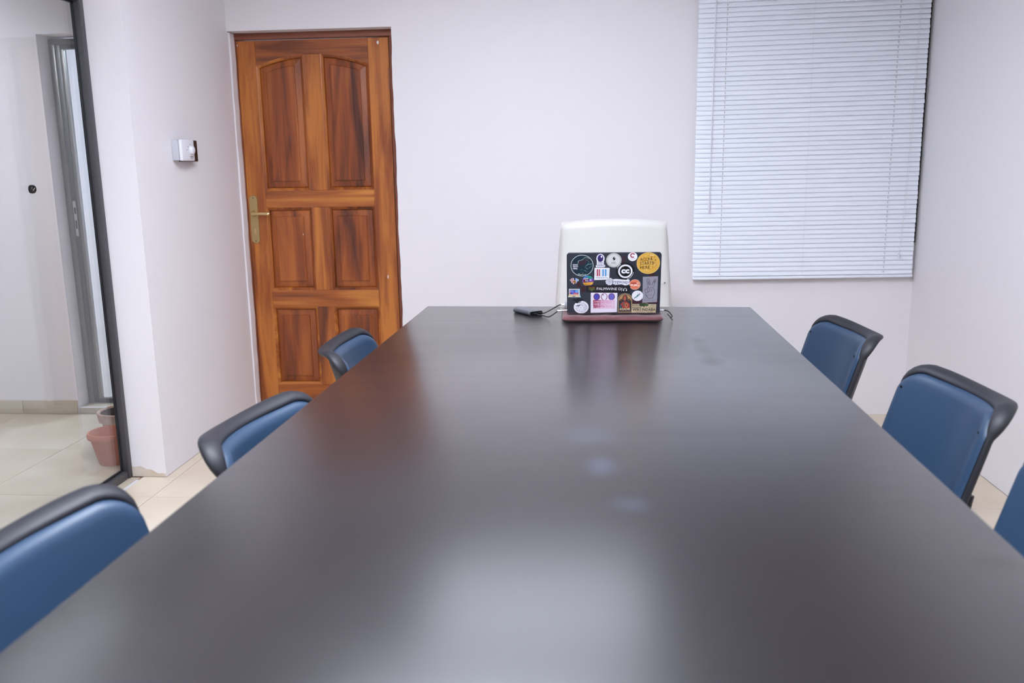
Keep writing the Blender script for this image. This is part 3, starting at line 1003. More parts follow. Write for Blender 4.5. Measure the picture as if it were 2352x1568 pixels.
for lb, lc, rt in spots:
    t = copy_thing(c0, lb, lc, rt)
    if lc[0] < 0:
        continue
    # small tears in the upholstery near the top corners of the right-hand chairs
    for sx in (-1, 1):
        xx, zz = sx * (CW / 2 - 0.017), CZT - 0.034
        p_ = Vector((xx, backy(xx, zz), zz)) - bnormal(xx, zz) * 0.0165
        lathe('upholstery_tear', [(0, -0.0015), (0.0035, -0.0012), (0.0042, 0), (0.003, 0.001), (0, 0.0012)], M_BLACK, t, 10, p_, (PI / 2, 0.3 * sx, 0.4 * sx))

# ================================================================== WHITE CHAIR
wh = thing('swivel_chair', 'white leatherette high back chair behind the laptop', 'chair', (0.143, 3.72, 0), 0.0)
def white_back():
    # local: faces -y; back slab leaning away slightly
    V, F = [], []
    nu, nz_ = 32, 36
    def hw(z):
        return 0.268 - 0.020 * sst(0.60, 1.10, z) - 0.006 * z
    def surf(side):
        for i in range(nz_ + 1):
            t = i / nz_
            z = 0.47 + (1.078 - 0.47) * math.sin(PI / 2 * t) ** 0.9
            h_ = hw(z)
            for k in range(nu + 1):
                s = math.sin(PI / 2 * (-1 + 2 * k / nu))
                x = h_ * s
                # rounded top corners and gently domed top
                ztop = 1.082 - 0.016 * (x / 0.23) ** 2
                zz = min(z, 1.06) if False else 0.47 + (z - 0.47) * (ztop - 0.47) / (1.078 - 0.47)
                q = sst(0.93, 1.078, z)
                cx_ = abs(s)
                x = x * (1 - 0.025 * q * q)
                dx = h_ - abs(x); dz_ = ztop - zz
                e = 0.032
                def pf(v):
                    v = min(1, max(0, v / e)); return math.sqrt(1 - (1 - v) ** 2)
                f_ = pf(dx) * pf(dz_)
                yc = 0.215 + 0.09 * (zz - 0.47) + 0.018 * (s * s)
                th_ = 0.005 + 0.032 * f_ + 0.008 * f_ * (1 - s * s)
                V.append((x, yc - side * th_, zz))
    surf(1); surf(-1)
    st = (nu + 1) * (nz_ + 1)
    for l_ in (0, 1):
        for i in range(nz_):
            for k in range(nu):
                a = l_ * st + i * (nu + 1) + k
                F.append((a, a + 1, a + nu + 2, a + nu + 1))
    ring = [k for k in range(nu + 1)] + [i * (nu + 1) + nu for i in range(1, nz_ + 1)] + \
           [nz_ * (nu + 1) + k for k in range(nu - 1, -1, -1)] + [i * (nu + 1) for i in range(nz_ - 1, 0, -1)]
    for i in range(len(ring)):
        a, b = ring[i], ring[(i + 1) % len(ring)]
        F.append((a, b, st + b, st + a))
    o = pydata('backrest', V, F, M_WLEATH, wh)
    shade_auto(o.data, 1.1)
    return o
wbk = white_back()
for s in (-1, 1):
    tube('seam', [(s * (0.249 - 0.020 * sst(0.60, 1.10, z)), 0.198 + 0.09 * (z - 0.47), z) for z in [0.5 + 0.54 * i / 12 for i in range(13)]], 0.0016, M_SEAMW, wbk, 6)
tube('seam', [(0.17, 0.2010, 0.795), (0.21, 0.2055, 0.796), (0.232, 0.2100, 0.7965)], 0.0012, M_SEAMW, wbk, 6)
lathe('seam_button', [(0, 0), (0.004, 0), (0.003, 0.002), (0, 0.002)], M_INK, wbk, 12, (0.226, 0.2065, 0.7975), (PI / 2, 0, 0))
cushion('seat_cushion', 0.25, -0.24, 0.21, 0.41, 0.50, M_WLEATH, wh, 0.03)
cushion('seat_pan', 0.22, -0.20, 0.18, 0.385, 0.409, M_METB, wh, 0.005)
tube('gas_column', [(0, 0, 0.384), (0, 0, 0.22), (0, 0, 0.09)], [0.022, 0.026, 0.03], M_CHROME, wh, 18)
for k in range(5):
    a = 2 * PI * k / 5 + 0.3
    dx, dy = math.cos(a), math.sin(a)
    tube('base_arm', [(dx * 0.02, dy * 0.02, 0.10), (dx * 0.15, dy * 0.15, 0.09), (dx * 0.26, dy * 0.26, 0.07)], [0.022, 0.018, 0.012], M_CHROME, wh, 10)
    cs = tube('caster', [(dx * 0.26 - dy * 0.018, dy * 0.26 + dx * 0.018, 0.027), (dx * 0.26 + dy * 0.018, dy * 0.26 - dx * 0.018, 0.027)], 0.027, M_BLACK, wh, 16)
    tube('caster_stem', [(dx * 0.26, dy * 0.26, 0.05), (dx * 0.26, dy * 0.26, 0.072)], 0.006, M_CHROME, cs, 8)

# ================================================================== ON THE TABLE
TZ = 0.7502
sv = thing('laptop_sleeve', 'soft maroon fabric laptop sleeve lying under the laptop', 'sleeve', (0.1135, 3.325, TZ))
def sleeve():
    bm = bmesh.new()
    hx, hy, hz = 0.1875, 0.134, 0.0212
    nx, ny = 40, 24
    V, F = [], []
    def edge(q, e=0.022):
        q = min(1, max(0, q / e)); return math.sqrt(1 - (1 - q) ** 2)
    for side in (0, 1):
        for j in range(ny + 1):
            for i in range(nx + 1):
                sx = math.sin(PI / 2 * (-1 + 2 * i / nx)); sy = math.sin(PI / 2 * (-1 + 2 * j / ny))
                x, y = hx * sx, hy * sy
                # rounded plan corners
                r = 0.03
                ox, oy = max(0, abs(x) - (hx - r)), max(0, abs(y) - (hy - r))
                dd = math.hypot(ox, oy)
                if ox > 0 and oy > 0 and dd > 0:
                    sc_ = max(ox, oy) / dd
                    x = math.copysign(hx - r + ox * sc_, x); y = math.copysign(hy - r + oy * sc_, y)
                    dd = math.hypot(abs(x) - (hx - r), abs(y) - (hy - r))
                d_ = min(hx - abs(x), hy - abs(y), (r - dd) if (ox > 0 and oy > 0) else 9)
                f_ = edge(d_)
                wv = -0.001 + 0.0010 * math.sin(x * 55 + y * 30) + 0.0007 * math.sin(x * 120 - y * 44)
                z = hz * 0.45 + (hz * 0.55 + wv) * f_ if side else hz * 0.45 * (1 - f_)
                V.append((x, y, z))
    st = (nx + 1) * (ny + 1)
    for l_ in (0, 1):
        for j in range(ny):
            for i in range(nx):
                a = l_ * st + j * (nx + 1) + i
                F.append((a, a + 1, a + nx + 2, a + nx + 1))
    o = pydata('sleeve_body', V, F, M_MAROON, sv, smooth=True)
    bm.free()
    return o
sleeve()
tube('zip', [(-0.188, 0.09, 0.011), (-0.1895, 0.0, 0.011), (-0.188, -0.09, 0.011)], 0.0014, M_BLACK, sv, 6)
zp = boxes('zip_pull', [(-0.004, 0.004, -0.012, 0.012, 0, 0.002)], M_STEEL, sv, bevel=0.0008, loc=(-0.196, 0.075, 0.016), rot=(0.5, 0.5, 0.6))

lap = thing('laptop', 'open dark laptop whose lid is covered in stickers', 'laptop', (0.1165, 3.232, 0.7738))
LW = 0.342
LK = LW / 1197.0
LH = 816 * LK
bs = boxes('base', [(-LW / 2, LW / 2, 0.010, 0.238, 0.0, 0.016)], [M_LSIL], lap, bevel=0.004)
boxes('keyboard_deck', [(-LW / 2 + 0.012, LW / 2 - 0.012, 0.035, 0.14, 0.0161, 0.0168)], M_LDARK, bs)
boxes('touchpad', [(-0.05, 0.05, 0.155, 0.225, 0.0161, 0.0166)], M_LSIL, bs)
tube('hinge', [(-0.13, 0.012, 0.012), (0.13, 0.012, 0.012)], 0.006, M_LDARK, lap, 12)
# lid: outer face on local y=0 facing -y, z up along the lid
def lid_outline(r_top=0.011, r_bot=0.004):
    P = []
    for cx_, cz_, a0, r in ((LW / 2 - r_top, LH - r_top, 0, r_top), (-LW / 2 + r_top, LH - r_top, PI / 2, r_top),
                            (-LW / 2 + r_bot, r_bot, PI, r_bot), (LW / 2 - r_bot, r_bot, 1.5 * PI, r_bot)):
        for i in range(7):
            a = a0 + PI / 2 * i / 6
            P.append((cx_ + r * math.cos(a), cz_ + r * math.sin(a)))
    return P
lid = plate('lid', lid_outline(), 0.0, 0.0065, [M_LLID], lap, (0, 0.004, 0.004), 0.0012)
LID_TILT = math.radians(11.5)
lid.rotation_euler = (LID_TILT, 0, 0)
boxes('screen', [(-LW / 2 + 0.008, LW / 2 - 0.008, 0.0066, 0.0072, 0.014, LH - 0.008)], M_SCREEN, lid)

# ------------------------------------------------------------------ stickers (flat print on the lid)
def ink(r, g, b):
    n_ = 'ink_%d_%d_%d' % (r, g, b)
    return mat(n_, rgb(r, g, b), 0.45, spec=0.4)
def LP(px_, py_):
    return ((px_ - 1398.5) * LK, (1367 - py_) * LK)
_txt = {}
def text_geo(s, bold=0.0):
    key = (s, bold)
    if key in _txt:
        return _txt[key]
    cu = bpy.data.curves.new('t', 'FONT')
    cu.body = s
    cu.resolution_u = 2
    cu.offset = bold
    ob = bpy.data.objects.new('t', cu)
    me = bpy.data.meshes.new_from_object(ob)
    V = [(v.co.x, v.co.y) for v in me.vertices]
    F = [tuple(p.vertices) for p in me.polygons]
    x0 = min(v[0] for v in V); x1 = max(v[0] for v in V); y0 = min(v[1] for v in V); y1 = max(v[1] for v in V)
    V = [((x - x0) / (x1 - x0), (y - y0) / (y1 - y0)) for x, y in V]
    bpy.data.objects.remove(ob); bpy.data.curves.remove(cu); bpy.data.meshes.remove(me)
    _txt[key] = (V, F)
    return V, F
class Sticker:
    def __init__(self, name, label=None):
        self.n, self.label = name, label
        self.V, self.F, self.MI, self.M = [], [], [], []
    def _m(self, c):
        m = ink(*c)
        if m not in self.M:
            self.M.append(m)
        return self.M.index(m)
    def poly(self, P, c, L=0, closed_edge=False):
        b = len(self.V)
        for p in P:
            x, z = LP(*p)
            self.V.append((x, -0.00025 - 0.00009 * L, z))
        self.F.append(tuple(range(b, b + len(P)))); self.MI.append(self._m(c))
    def rect(self, x0, y0, x1, y1, c, L=0, rot=0):
        P = [(x0, y0), (x1, y0), (x1, y1), (x0, y1)]
        if rot:
            mx_, my_ = (x0 + x1) / 2, (y0 + y1) / 2
            P = [(mx_ + (x - mx_) * math.cos(rot) - (y - my_) * math.sin(rot), my_ + (x - mx_) * math.sin(rot) + (y - my_) * math.cos(rot)) for x, y in P]
        self.poly(P, c, L)
    def ell(self, cx_, cy_, rx, ry, c, L=0, n=40, a0=0, a1=2 * PI):
        P = [(cx_ + rx * math.cos(a0 + (a1 - a0) * i / n), cy_ + ry * math.sin(a0 + (a1 - a0) * i / n)) for i in range(n + (0 if abs(a1 - a0 - 2 * PI) < 1e-6 else 1))]
        self.poly(P, c, L)
    def arc(self, cx_, cy_, r0, r1, a0, a1, c, L=0, n=36, ry=1.0):
        for i in range(n):
            t0 = a0 + (a1 - a0) * i / n; t1 = a0 + (a1 - a0) * (i + 1) / n
            self.poly([(cx_ + r0 * math.cos(t0), cy_ + ry * r0 * math.sin(t0)), (cx_ + r1 * math.cos(t0), cy_ + ry * r1 * math.sin(t0)),
                       (cx_ + r1 * math.cos(t1), cy_ + ry * r1 * math.sin(t1)), (cx_ + r0 * math.cos(t1), cy_ + ry * r0 * math.sin(t1))], c, L)
    def line(self, P, wd, c, L=0):
        for a, b in zip(P[:-1], P[1:]):
            dx, dy = b[0] - a[0], b[1] - a[1]
            d_ = math.hypot(dx, dy) or 1
            nx_, ny_ = -dy / d_ * wd / 2, dx / d_ * wd / 2
            ex, ey = dx / d_ * wd * 0.25, dy / d_ * wd * 0.25
            self.poly([(a[0] + nx_ - ex, a[1] + ny_ - ey), (b[0] + nx_ + ex, b[1] + ny_ + ey), (b[0] - nx_ + ex, b[1] - ny_ + ey), (a[0] - nx_ - ex, a[1] - ny_ - ey)], c, L)
    def text(self, s, x0, y0, x1, y1, c, L=2, rot=0.0, bold=0.0):
        """fit text between (x0,y0) top-left and (x1,y1) bottom-right"""
        TV, TF = text_geo(s, bold)
        b = len(self.V)
        mx_, my_ = (x0 + x1) / 2, (y0 + y1) / 2
        for u, v in TV:
            x = x0 + (x1 - x0) * u; y = y1 + (y0 - y1) * v
            xr = mx_ + (x - mx_) * math.cos(rot) - (y - my_) * math.sin(rot); yr = my_ + (x - mx_) * math.sin(rot) + (y - my_) * math.cos(rot)
            lx, lz = LP(xr, yr)
            self.V.append((lx, -0.00025 - 0.00009 * L, lz))
        mi = self._m(c)
        for f_ in TF:
            self.F.append(tuple(b + i for i in f_)); self.MI.append(mi)
    def done(self):
        me = bpy.data.meshes.new(self.n)
        me.from_pydata(self.V, [], self.F)
        for p, mi in zip(me.polygons, self.MI):
            p.material_index = mi
        for m in self.M:
            me.materials.append(m)
        me.update()
        o = link(self.n, me, self.M, lid)
        if self.label:
            o['label'] = self.label
        return o
W_ = (236, 234, 240)
# faint dark artwork printed on the lid skin
def lid_print(fn):
    s_ = Sticker('lid_print', 'dark artwork printed on the lid')
    fn(s_); s_.done()
lid_print(lambda q: q.poly([(876, 1170), (930, 1170), (930, 1150), (965, 1150), (965, 1170), (1012, 1170), (1012, 1193), (990, 1193), (975, 1225), (915, 1225), (905, 1193), (876, 1193)], (20, 22, 28)))
lid_print(lambda q: q.poly([(930, 940), (970, 935), (985, 1000), (1040, 990), (1035, 1070), (985, 1085), (980, 1010), (930, 1010)], (60, 30, 36)))
lid_print(lambda q: q.poly([(1480 + r_ * math.cos(a_), 640 + r_ * math.sin(a_)) for r_, a_ in [(62, -1.2 + 0.23 * i) for i in range(11)] + [(38, 1.1 - 0.23 * i) for i in range(11)]], (66, 40, 48)))
lid_print(lambda q: q.poly([(1640, 1180), (1975, 1180), (1975, 1240), (1640, 1240)], (62, 34, 46)))
lid_print(lambda q: q.poly([(1835, 835), (1930, 830), (1905, 868), (1850, 868)], (60, 34, 36)))
# 1 teal round
s = Sticker('sticker', 'dark teal round sticker with white lettering')
s.ell(995, 718, 145, 143, (196, 208, 204)); s.ell(995, 718, 138, 136, (20, 40, 54), 1)
s.poly([(945, 670), (965, 640), (1000, 645), (1035, 615), (1075, 620), (1100, 650), (1060, 660), (1030, 700), (985, 715), (955, 700)], (52, 38, 46), 2)
s.line([(945, 690), (948, 655), (975, 648), (1000, 640), (1030, 612), (1065, 612), (1090, 630)], 5, (150, 190, 180), 3)
s.line([(1035, 640), (1070, 650), (1085, 680), (1045, 720)], 4, (70, 130, 128), 3); s.line([(1045, 720), (1080, 700), (1120, 695)], 4, (150, 190, 180), 3)
for i in range(34):
    a = random.uniform(-0.5, 1.9); r_ = random.uniform(40, 125)
    x, y = 995 + r_ * math.cos(a), 718 + r_ * math.sin(a)
    s.line([(x, y), (x + random.uniform(-22, 22), y + random.uniform(-16, 16))], 4, random.choice([(70, 130, 128), (44, 92, 100), (150, 190, 180), (36, 76, 86)]), 3)
for i in range(8):
    x = 935 + i * 14; s.line([(x, 838 - 6 * (i % 3)), (x + 8, 846)], 6, (190, 205, 198), 3)
s.text('IDEAS', 878, 697, 942, 716, W_, 4, bold=0.02); s.text('GROW', 878, 722, 944, 741, W_, 4, bold=0.02); s.text('HERE.', 878, 748, 940, 767, W_, 4, bold=0.02); s.done()
# 2 purple egg figure
s = Sticker('sticker', 'white edged sticker with a purple oval')
s.ell(1228, 628, 51, 64, W_); s.rect(1182, 660, 1272, 722, W_); s.ell(1183, 728, 14, 17, W_); s.ell(1276, 724, 14, 17, W_); s.rect(1181, 709, 1277, 743, W_)
s.ell(1228, 622, 37, 47, (62, 48, 110), 1); s.poly([(1191, 632), (1265, 630), (1240, 660), (1205, 668)], (62, 48, 110), 1); s.ell(1241, 601, 10, 14, W_, 2)
for y, a, b in ((684, 1197, 1258), (704, 1194, 1260), (726, 1182, 1280)):
    for k in range(7):
        x = a + (b - a) * k / 6.6; s.rect(x, y - 6, x + (b - a) * 0.09, y + 6, (150, 145, 175), 2)
s.done()
# 3 grey metal round
s = Sticker('sticker', 'pale grey metallic round sticker')
s.ell(1397, 650, 97, 96, (190, 186, 180)); s.ell(1397, 650, 84, 83, (140, 136, 132), 1); s.ell(1397, 650, 81, 80, (212, 209, 208), 2)
s.ell(1401, 626, 17, 21, (16, 16, 18), 3); s.ell(1408, 617, 6, 8, (200, 200, 200), 4); s.rect(1384, 653, 1408, 661, (150, 148, 148), 3)
for k in range(4):
    s.rect(1368 + k * 14, 677, 1377 + k * 14, 689, (120, 118, 118), 3)
s.rect(1355, 697, 1435, 700, (150, 148, 148), 3); s.done()
# 4 white with red C
s = Sticker('sticker', 'small white round sticker with a red curved mark')
s.ell(1633, 605, 60, 58, W_); s.arc(1633, 588, 18, 31, 0.9, 5.4, (158, 38, 52), 1, 20)
s.poly([(1640, 565), (1660, 562), (1655, 582), (1645, 580)], (170, 60, 70), 2); s.ell(1640, 610, 9, 8, (158, 38, 52), 1)
s.rect(1600, 626, 1668, 630, (205, 180, 192), 1); s.rect(1610, 636, 1658, 639, (205, 190, 200), 1); s.done()
# 5 yellow round
s = Sticker('sticker', 'large yellow round sticker with black lettering')
s.ell(1832, 692, 147, 143, (222, 190, 120)); s.ell(1832, 692, 141, 137, (214, 166, 72), 1)
for i in range(70):
    a = random.uniform(0, 2 * PI); r_ = 118 * math.sqrt(random.random())
    x, y = 1832 + r_ * math.cos(a), 692 + r_ * math.sin(a); wd, hg = random.uniform(6, 16), random.uniform(8, 22)
    s.rect(x - wd, y - hg, x + wd * 0.4, y + hg * 0.4, random.choice([(222, 180, 92), (206, 150, 58), (220, 190, 118), (210, 160, 66)]), 2)
for i in range(5):
    s.rect(1846 + 11 * i, 580 + (i % 2) * 5, 1854 + 11 * i, 590 + (i % 2) * 4, (240, 225, 180), 3)
s.text('ACCRA', 1729, 619, 1884, 659, (30, 28, 26), 4, rot=-0.03); s.text('STARTS', 1729, 671, 1899, 712, (30, 28, 26), 4, rot=-0.03)
s.text('HERE.', 1730, 729, 1862, 768, (30, 28, 26), 4, rot=-0.03); s.done()
# 6 cc
s = Sticker('sticker', 'black round sticker with a white ring and two letters c')
s.ell(1545, 795, 120, 113, (16, 15, 19)); s.arc(1545, 798, 70, 91, 0, 2 * PI, W_, 1, 44)
s.text('cc', 1492, 770, 1597, 828, W_, 2, bold=0.05)
s.arc(1545, 798, 108, 113, 3.5, 4.15, W_, 1, 10); s.arc(1545, 798, 102, 107, 0.1, 1.35, W_, 1, 14); s.done()
# 7 barcode
s = Sticker('sticker', 'white square sticker with red and blue bars')
s.poly([(1155, 750), (1346, 751), (1342, 910), (1151, 913)], W_)
for x0, x1, c in ((1171, 1175, (150, 60, 70)), (1184, 1199, (168, 40, 58)), (1208, 1223, (168, 40, 58)), (1231, 1234, (160, 185, 185)), (1242, 1245, (130, 170, 180)),
                  (1255, 1270, (34, 132, 196)), (1277, 1281, (90, 130, 180)), (1289, 1305, (34, 132, 196)), (1314, 1317, (170, 195, 195)), (1325, 1329, (150, 185, 195))):
    s.rect(x0, 768, x1, 862, c, 1)
s.text('WIKIDATA', 1170, 873, 1325, 893, (88, 84, 96), 1); s.done()
# 8 heart
s = Sticker('sticker', 'small heart sticker striped red and blue')
def heart_x(y, sgn):
    t = (y - 880) / 100.0
    if t < 0.28:
        return 58 * math.sqrt(max(0, min(1, (t + 0.03) / 0.31)))
    return 58 * (1 - ((t - 0.28) / 0.72) ** 1.35)
for (u0, u1, c) in ((-1, -0.78, (200, 190, 196)), (-0.78, -0.6, (150, 40, 46)), (-0.6, -0.45, W_), (-0.45, -0.28, (150, 40, 46)), (-0.28, -0.1, W_), (-0.1, 0.15, (40, 52, 74)),
                    (0.15, 0.35, (52, 92, 170)), (0.35, 0.55, (206, 224, 238)), (0.55, 0.72, (60, 100, 176)), (0.72, 1, (206, 224, 238))):
    P, Q = [], []
    for i in range(13):
        y = 880 + 98 * i / 12
        h_ = heart_x(y, 1)
        notch = 0
        lo_, hi_ = max(-h_, u0 * 58), min(h_, u1 * 58)
        if hi_ > lo_:
            P.append((895 + lo_, y)); Q.append((895 + hi_, y))
    if len(P) > 1:
        s.poly(P + Q[::-1], c, 1)
s.ell(900, 935, 20, 22, (196, 134, 52), 2); s.ell(893, 932, 7, 7, (40, 30, 26), 3); s.ell(908, 940, 8, 6, (40, 30, 26), 3); s.poly([(880, 879), (895, 898), (910, 879)], (40, 43, 52), 3); s.done()
# 9 colour round
s = Sticker('sticker', 'small round sticker in blue, green, purple and yellow')
s.ell(1072, 925, 73, 72, (120, 70, 140))
s.ell(1072, 925, 73, 72, (60, 140, 206), 1, 20, PI + 0.35, 1.5 * PI + 0.15); s.poly([(1072, 853), (1110, 862), (1136, 892), (1060, 905), (1030, 905), (1060, 880)], (36, 146, 126), 1)
s.poly([(1003, 950), (1142, 938), (1130, 968), (1105, 980), (1040, 985), (1020, 975)], (222, 164, 62), 2); s.poly([(1015, 960), (1050, 958), (1055, 996), (1035, 982)], (214, 150, 60), 2)
s.rect(1014, 890, 1034, 948, (110, 44, 44), 2); s.rect(1036, 892, 1052, 944, (52, 46, 78), 3); s.rect(1056, 890, 1076, 944, (70, 56, 92), 3)
for x, y in ((1024, 896), (1044, 896), (1064, 894), (1044, 920), (1064, 925)):
    s.ell(x, y, 8, 8, (226, 206, 200), 4, 12)
s.rect(1080, 893, 1136, 938, (104, 62, 150), 3); s.ell(1104, 908, 14, 8, (206, 196, 226), 4, 16); s.rect(1090, 922, 1124, 926, (190, 180, 216), 4); s.rect(1030, 966, 1100, 970, (150, 104, 40), 4); s.done()
# 10 pygeoapi
s = Sticker('sticker', 'white outlined lettering sticker with a flower shaped gear')
for k in range(10):
    a = 2 * PI * k / 10; s.ell(1347 + 38 * math.cos(a), 935 + 36 * math.sin(a), 15, 15, W_, 0, 14)
s.ell(1347, 935, 44, 42, W_, 0)
P = [(1375, 908), (1420, 900), (1480, 905), (1560, 912), (1580, 905), (1602, 912), (1602, 968), (1570, 985), (1545, 988), (1500, 972), (1420, 980), (1375, 960)]
s.poly(P, W_, 0)
for k in range(8):
    a = 2 * PI * k / 8; s.arc(1347 + 19 * math.cos(a), 935 + 19 * math.sin(a), 9, 12, 0, 2 * PI, (190, 188, 204), 1, 12)
s.ell(1347, 935, 8, 8, (190, 188, 204), 1, 14)
s.text('pygeoapi', 1384, 914, 1596, 974, (104, 102, 130), 2, rot=0.04, bold=0.008); s.done()
# 11 orange round
s = Sticker('sticker', 'orange round sticker with white lettering')
s.ell(1670, 977, 71, 70, (232, 190, 170)); s.ell(1670, 977, 66, 65, (222, 122, 90), 1); s.rect(1616, 950, 1690, 966, (168, 66, 48), 2); s.rect(1692, 948, 1722, 966, (232, 180, 160), 2)
s.text('FUFU', 1617, 974, 1724, 1000, (244, 232, 226), 3, rot=0.05, bold=0.03); s.done()
# 12 black banner
s = Sticker('sticker', 'long black banner sticker with white lettering and headphones')
s.poly([(1046, 984), (1612, 990), (1610, 1094), (1046, 1080)], (28, 26, 32), 2)
for i in range(5):
    y = 1008 + i * 10
    c = [(150, 60, 40), (160, 130, 50), (90, 130, 60), (160, 140, 60), (90, 130, 60)][i]
    s.line([(1082, y), (1100, y - 6), (1120, y + 6), (1140, y - 6), (1160, y)], 3.5, c, 4)
s.poly([(1106, 1052), (1134, 1052), (1120, 1064)], (90, 130, 60), 4)
s.text('PALMWINE DJ', 1184, 1015, 1508, 1062, W_, 4, rot=0.015)
s.arc(1546, 1046, 17, 22, PI, 2 * PI, W_, 4, 16); s.ell(1528, 1052, 7, 11, W_, 4, 14); s.ell(1564, 1053, 7, 11, W_, 4, 14); s.done()
# 13 cartoon laptop
s = Sticker('sticker', 'sticker of a small cream laptop with coloured screen')
s.poly([(826, 1030), (966, 1031), (968, 1112), (980, 1148), (812, 1146), (826, 1110)], (150, 200, 226)); s.poly([(829, 1034), (955, 1035), (958, 1112), (968, 1143), (814, 1142), (829, 1108)], (226, 202, 158), 1)
s.rect(836, 1044, 948, 1106, (58, 82, 180), 2); s.ell(926, 1066, 22, 20, (96, 160, 220), 3, 18); s.poly([(890, 1106), (905, 1080), (918, 1098), (932, 1076), (946, 1106)], (200, 62, 58), 3); s.rect(836, 1076, 852, 1106, (150, 60, 110), 3)
s.text('EDU', 840, 1052, 886, 1076, (206, 196, 226), 4); s.text('WI', 872, 1080, 930, 1104, (216, 120, 150), 4); s.rect(872, 1128, 908, 1140, (120, 108, 98), 3); s.rect(832, 1116, 950, 1124, (206, 172, 150), 2); s.done()
# 14 puzzle globe
s = Sticker('sticker', 'white puzzle globe sticker at the lower left of the lid')
P = []
for i in range(60):
    a = 2 * PI * i / 60
    r_ = 96
    ad_ = math.degrees(a) % 360
    if 225 < ad_ < 262:
        r_ = 84 - 10 * math.sin((ad_ - 225) / 37 * PI * 2)
    elif 262 <= ad_ < 272:
        r_ = 90
    P.append((984 + r_ * math.cos(a), 1283 + 0.9 * r_ * math.sin(a)))
s.poly(P, W_)
s.ell(990, 1290, 80, 69, (206, 204, 216), 1); s.ell(972, 1286, 60, 60, (216, 214, 224), 2); s.ell(962, 1278, 44, 46, (224, 222, 230), 3)
s.line([(925, 1268), (945, 1258), (958, 1262), (970, 1250)], 12, (74, 72, 92), 4); s.line([(945, 1258), (952, 1276)], 8, (74, 72, 92), 4)
for x, y in ((912, 1262), (918, 1300), (945, 1292), (962, 1325), (990, 1250), (998, 1262), (1020, 1220), (1022, 1292), (1040, 1250), (1050, 1275), (1034, 1318), (990, 1346), (925, 1322), (1048, 1305), (978, 1292)):
    s.rect(x - 5, y - 6, x - 2, y + 6, (130, 128, 146), 5); s.rect(x - 5, y - 6, x + 5, y - 3, (130, 128, 146), 5); s.rect(x + 2, y - 2, x + 5, y + 6, (130, 128, 146), 5)
s.done()
# 15 pink rectangle
s = Sticker('sticker', 'pale pink rectangular sticker with three outlined heads')
s.poly([(1108, 1084), (1449, 1088), (1446, 1354), (1107, 1362)], (230, 222, 234), 3)
for cx_, f_, oc in ((1184, (74, 72, 166), (128, 30, 62)), (1280, (230, 222, 234), (120, 34, 66)), (1375, (106, 100, 184), (122, 36, 72))):
    s.ell(cx_, 1140, 42, 49, oc, 4); s.ell(cx_, 1138, 34, 41, f_, 5)
    s.poly([(cx_ - 18, 1172), (cx_ + 20, 1170), (cx_ + 18, 1192), (cx_ - 10, 1192)], f_, 6)
s.poly([(1262, 1104), (1276, 1112), (1268, 1124), (1256, 1120)], (120, 34, 66), 6)
grad = [(150, 44, 78), (176, 86, 118), (206, 140, 172), (216, 166, 194), (222, 178, 204), (224, 190, 212)]
for i, c in enumerate(grad):
    x0 = 1143 + 46 * i
    s.rect(x0, 1184, x0 + 46, 1300, c, 7)
s.poly([(1137, 1190), (1143, 1184), (1143, 1306), (1150, 1306), (1143, 1290)], (150, 44, 78), 7)
s.text('GHANAIAN', 1148, 1194, 1290, 1220, (232, 206, 220), 8); s.text('WIKIMEDIANS', 1150, 1228, 1400, 1266, (234, 214, 226), 8); s.text('COMMUNITY', 1150, 1276, 1380, 1300, (234, 214, 226), 8); s.done()
# 16 arch
def archp(x0, x1, y0, y1, r, n=14):
    P = [(x1, y1), (x0, y1)]
    for i in range(n + 1):
        a = PI + PI * i / n
        P.append(((x0 + x1) / 2 + (x1 - x0) / 2 * math.cos(a), y0 + r + r * math.sin(a)))
    return P
s = Sticker('sticker', 'tan arched sticker with a figure in red')
s.poly(archp(1458, 1640, 1096, 1358, 84), (176, 148, 108), 2); s.poly(archp(1467, 1631, 1105, 1348, 76), (44, 42, 48), 3); s.poly(archp(1474, 1624, 1112, 1210, 70), (186, 146, 100), 4)
s.poly([(1470, 1200), (1500, 1165), (1530, 1200)], (92, 62, 48), 5); s.poly([(1570, 1200), (1600, 1160), (1626, 1200)], (92, 62, 48), 5); s.rect(1471, 1198, 1627, 1300, (52, 56, 62), 5)
s.poly([(1545, 1118), (1572, 1124), (1582, 1160), (1576, 1215), (1520, 1225), (1512, 1160), (1522, 1130)], (44, 44, 54), 6)
s.ell(1545, 1168, 19, 28, (168, 92, 66), 7, 20); s.poly([(1516, 1150), (1548, 1126), (1574, 1148), (1546, 1144)], (178, 70, 60), 8)
s.poly([(1522, 1208), (1568, 1205), (1606, 1240), (1612, 1300), (1490, 1300), (1492, 1245)], (160, 58, 56), 7); s.poly([(1520, 1212), (1534, 1212), (1548, 1262), (1536, 1270)], (70, 104, 86), 8)
s.ell(1566, 1258, 20, 30, (190, 140, 84), 9, 18); s.ell(1566, 1258, 12, 20, (150, 60, 52), 10, 18); s.poly([(1476, 1262), (1500, 1250), (1520, 1300), (1476, 1300)], (56, 84, 92), 8)
s.text('AGADIR', 1478, 1296, 1618, 1326, (226, 206, 170), 10, bold=0.02); s.rect(1478, 1334, 1618, 1337, (120, 104, 84), 6); s.done()
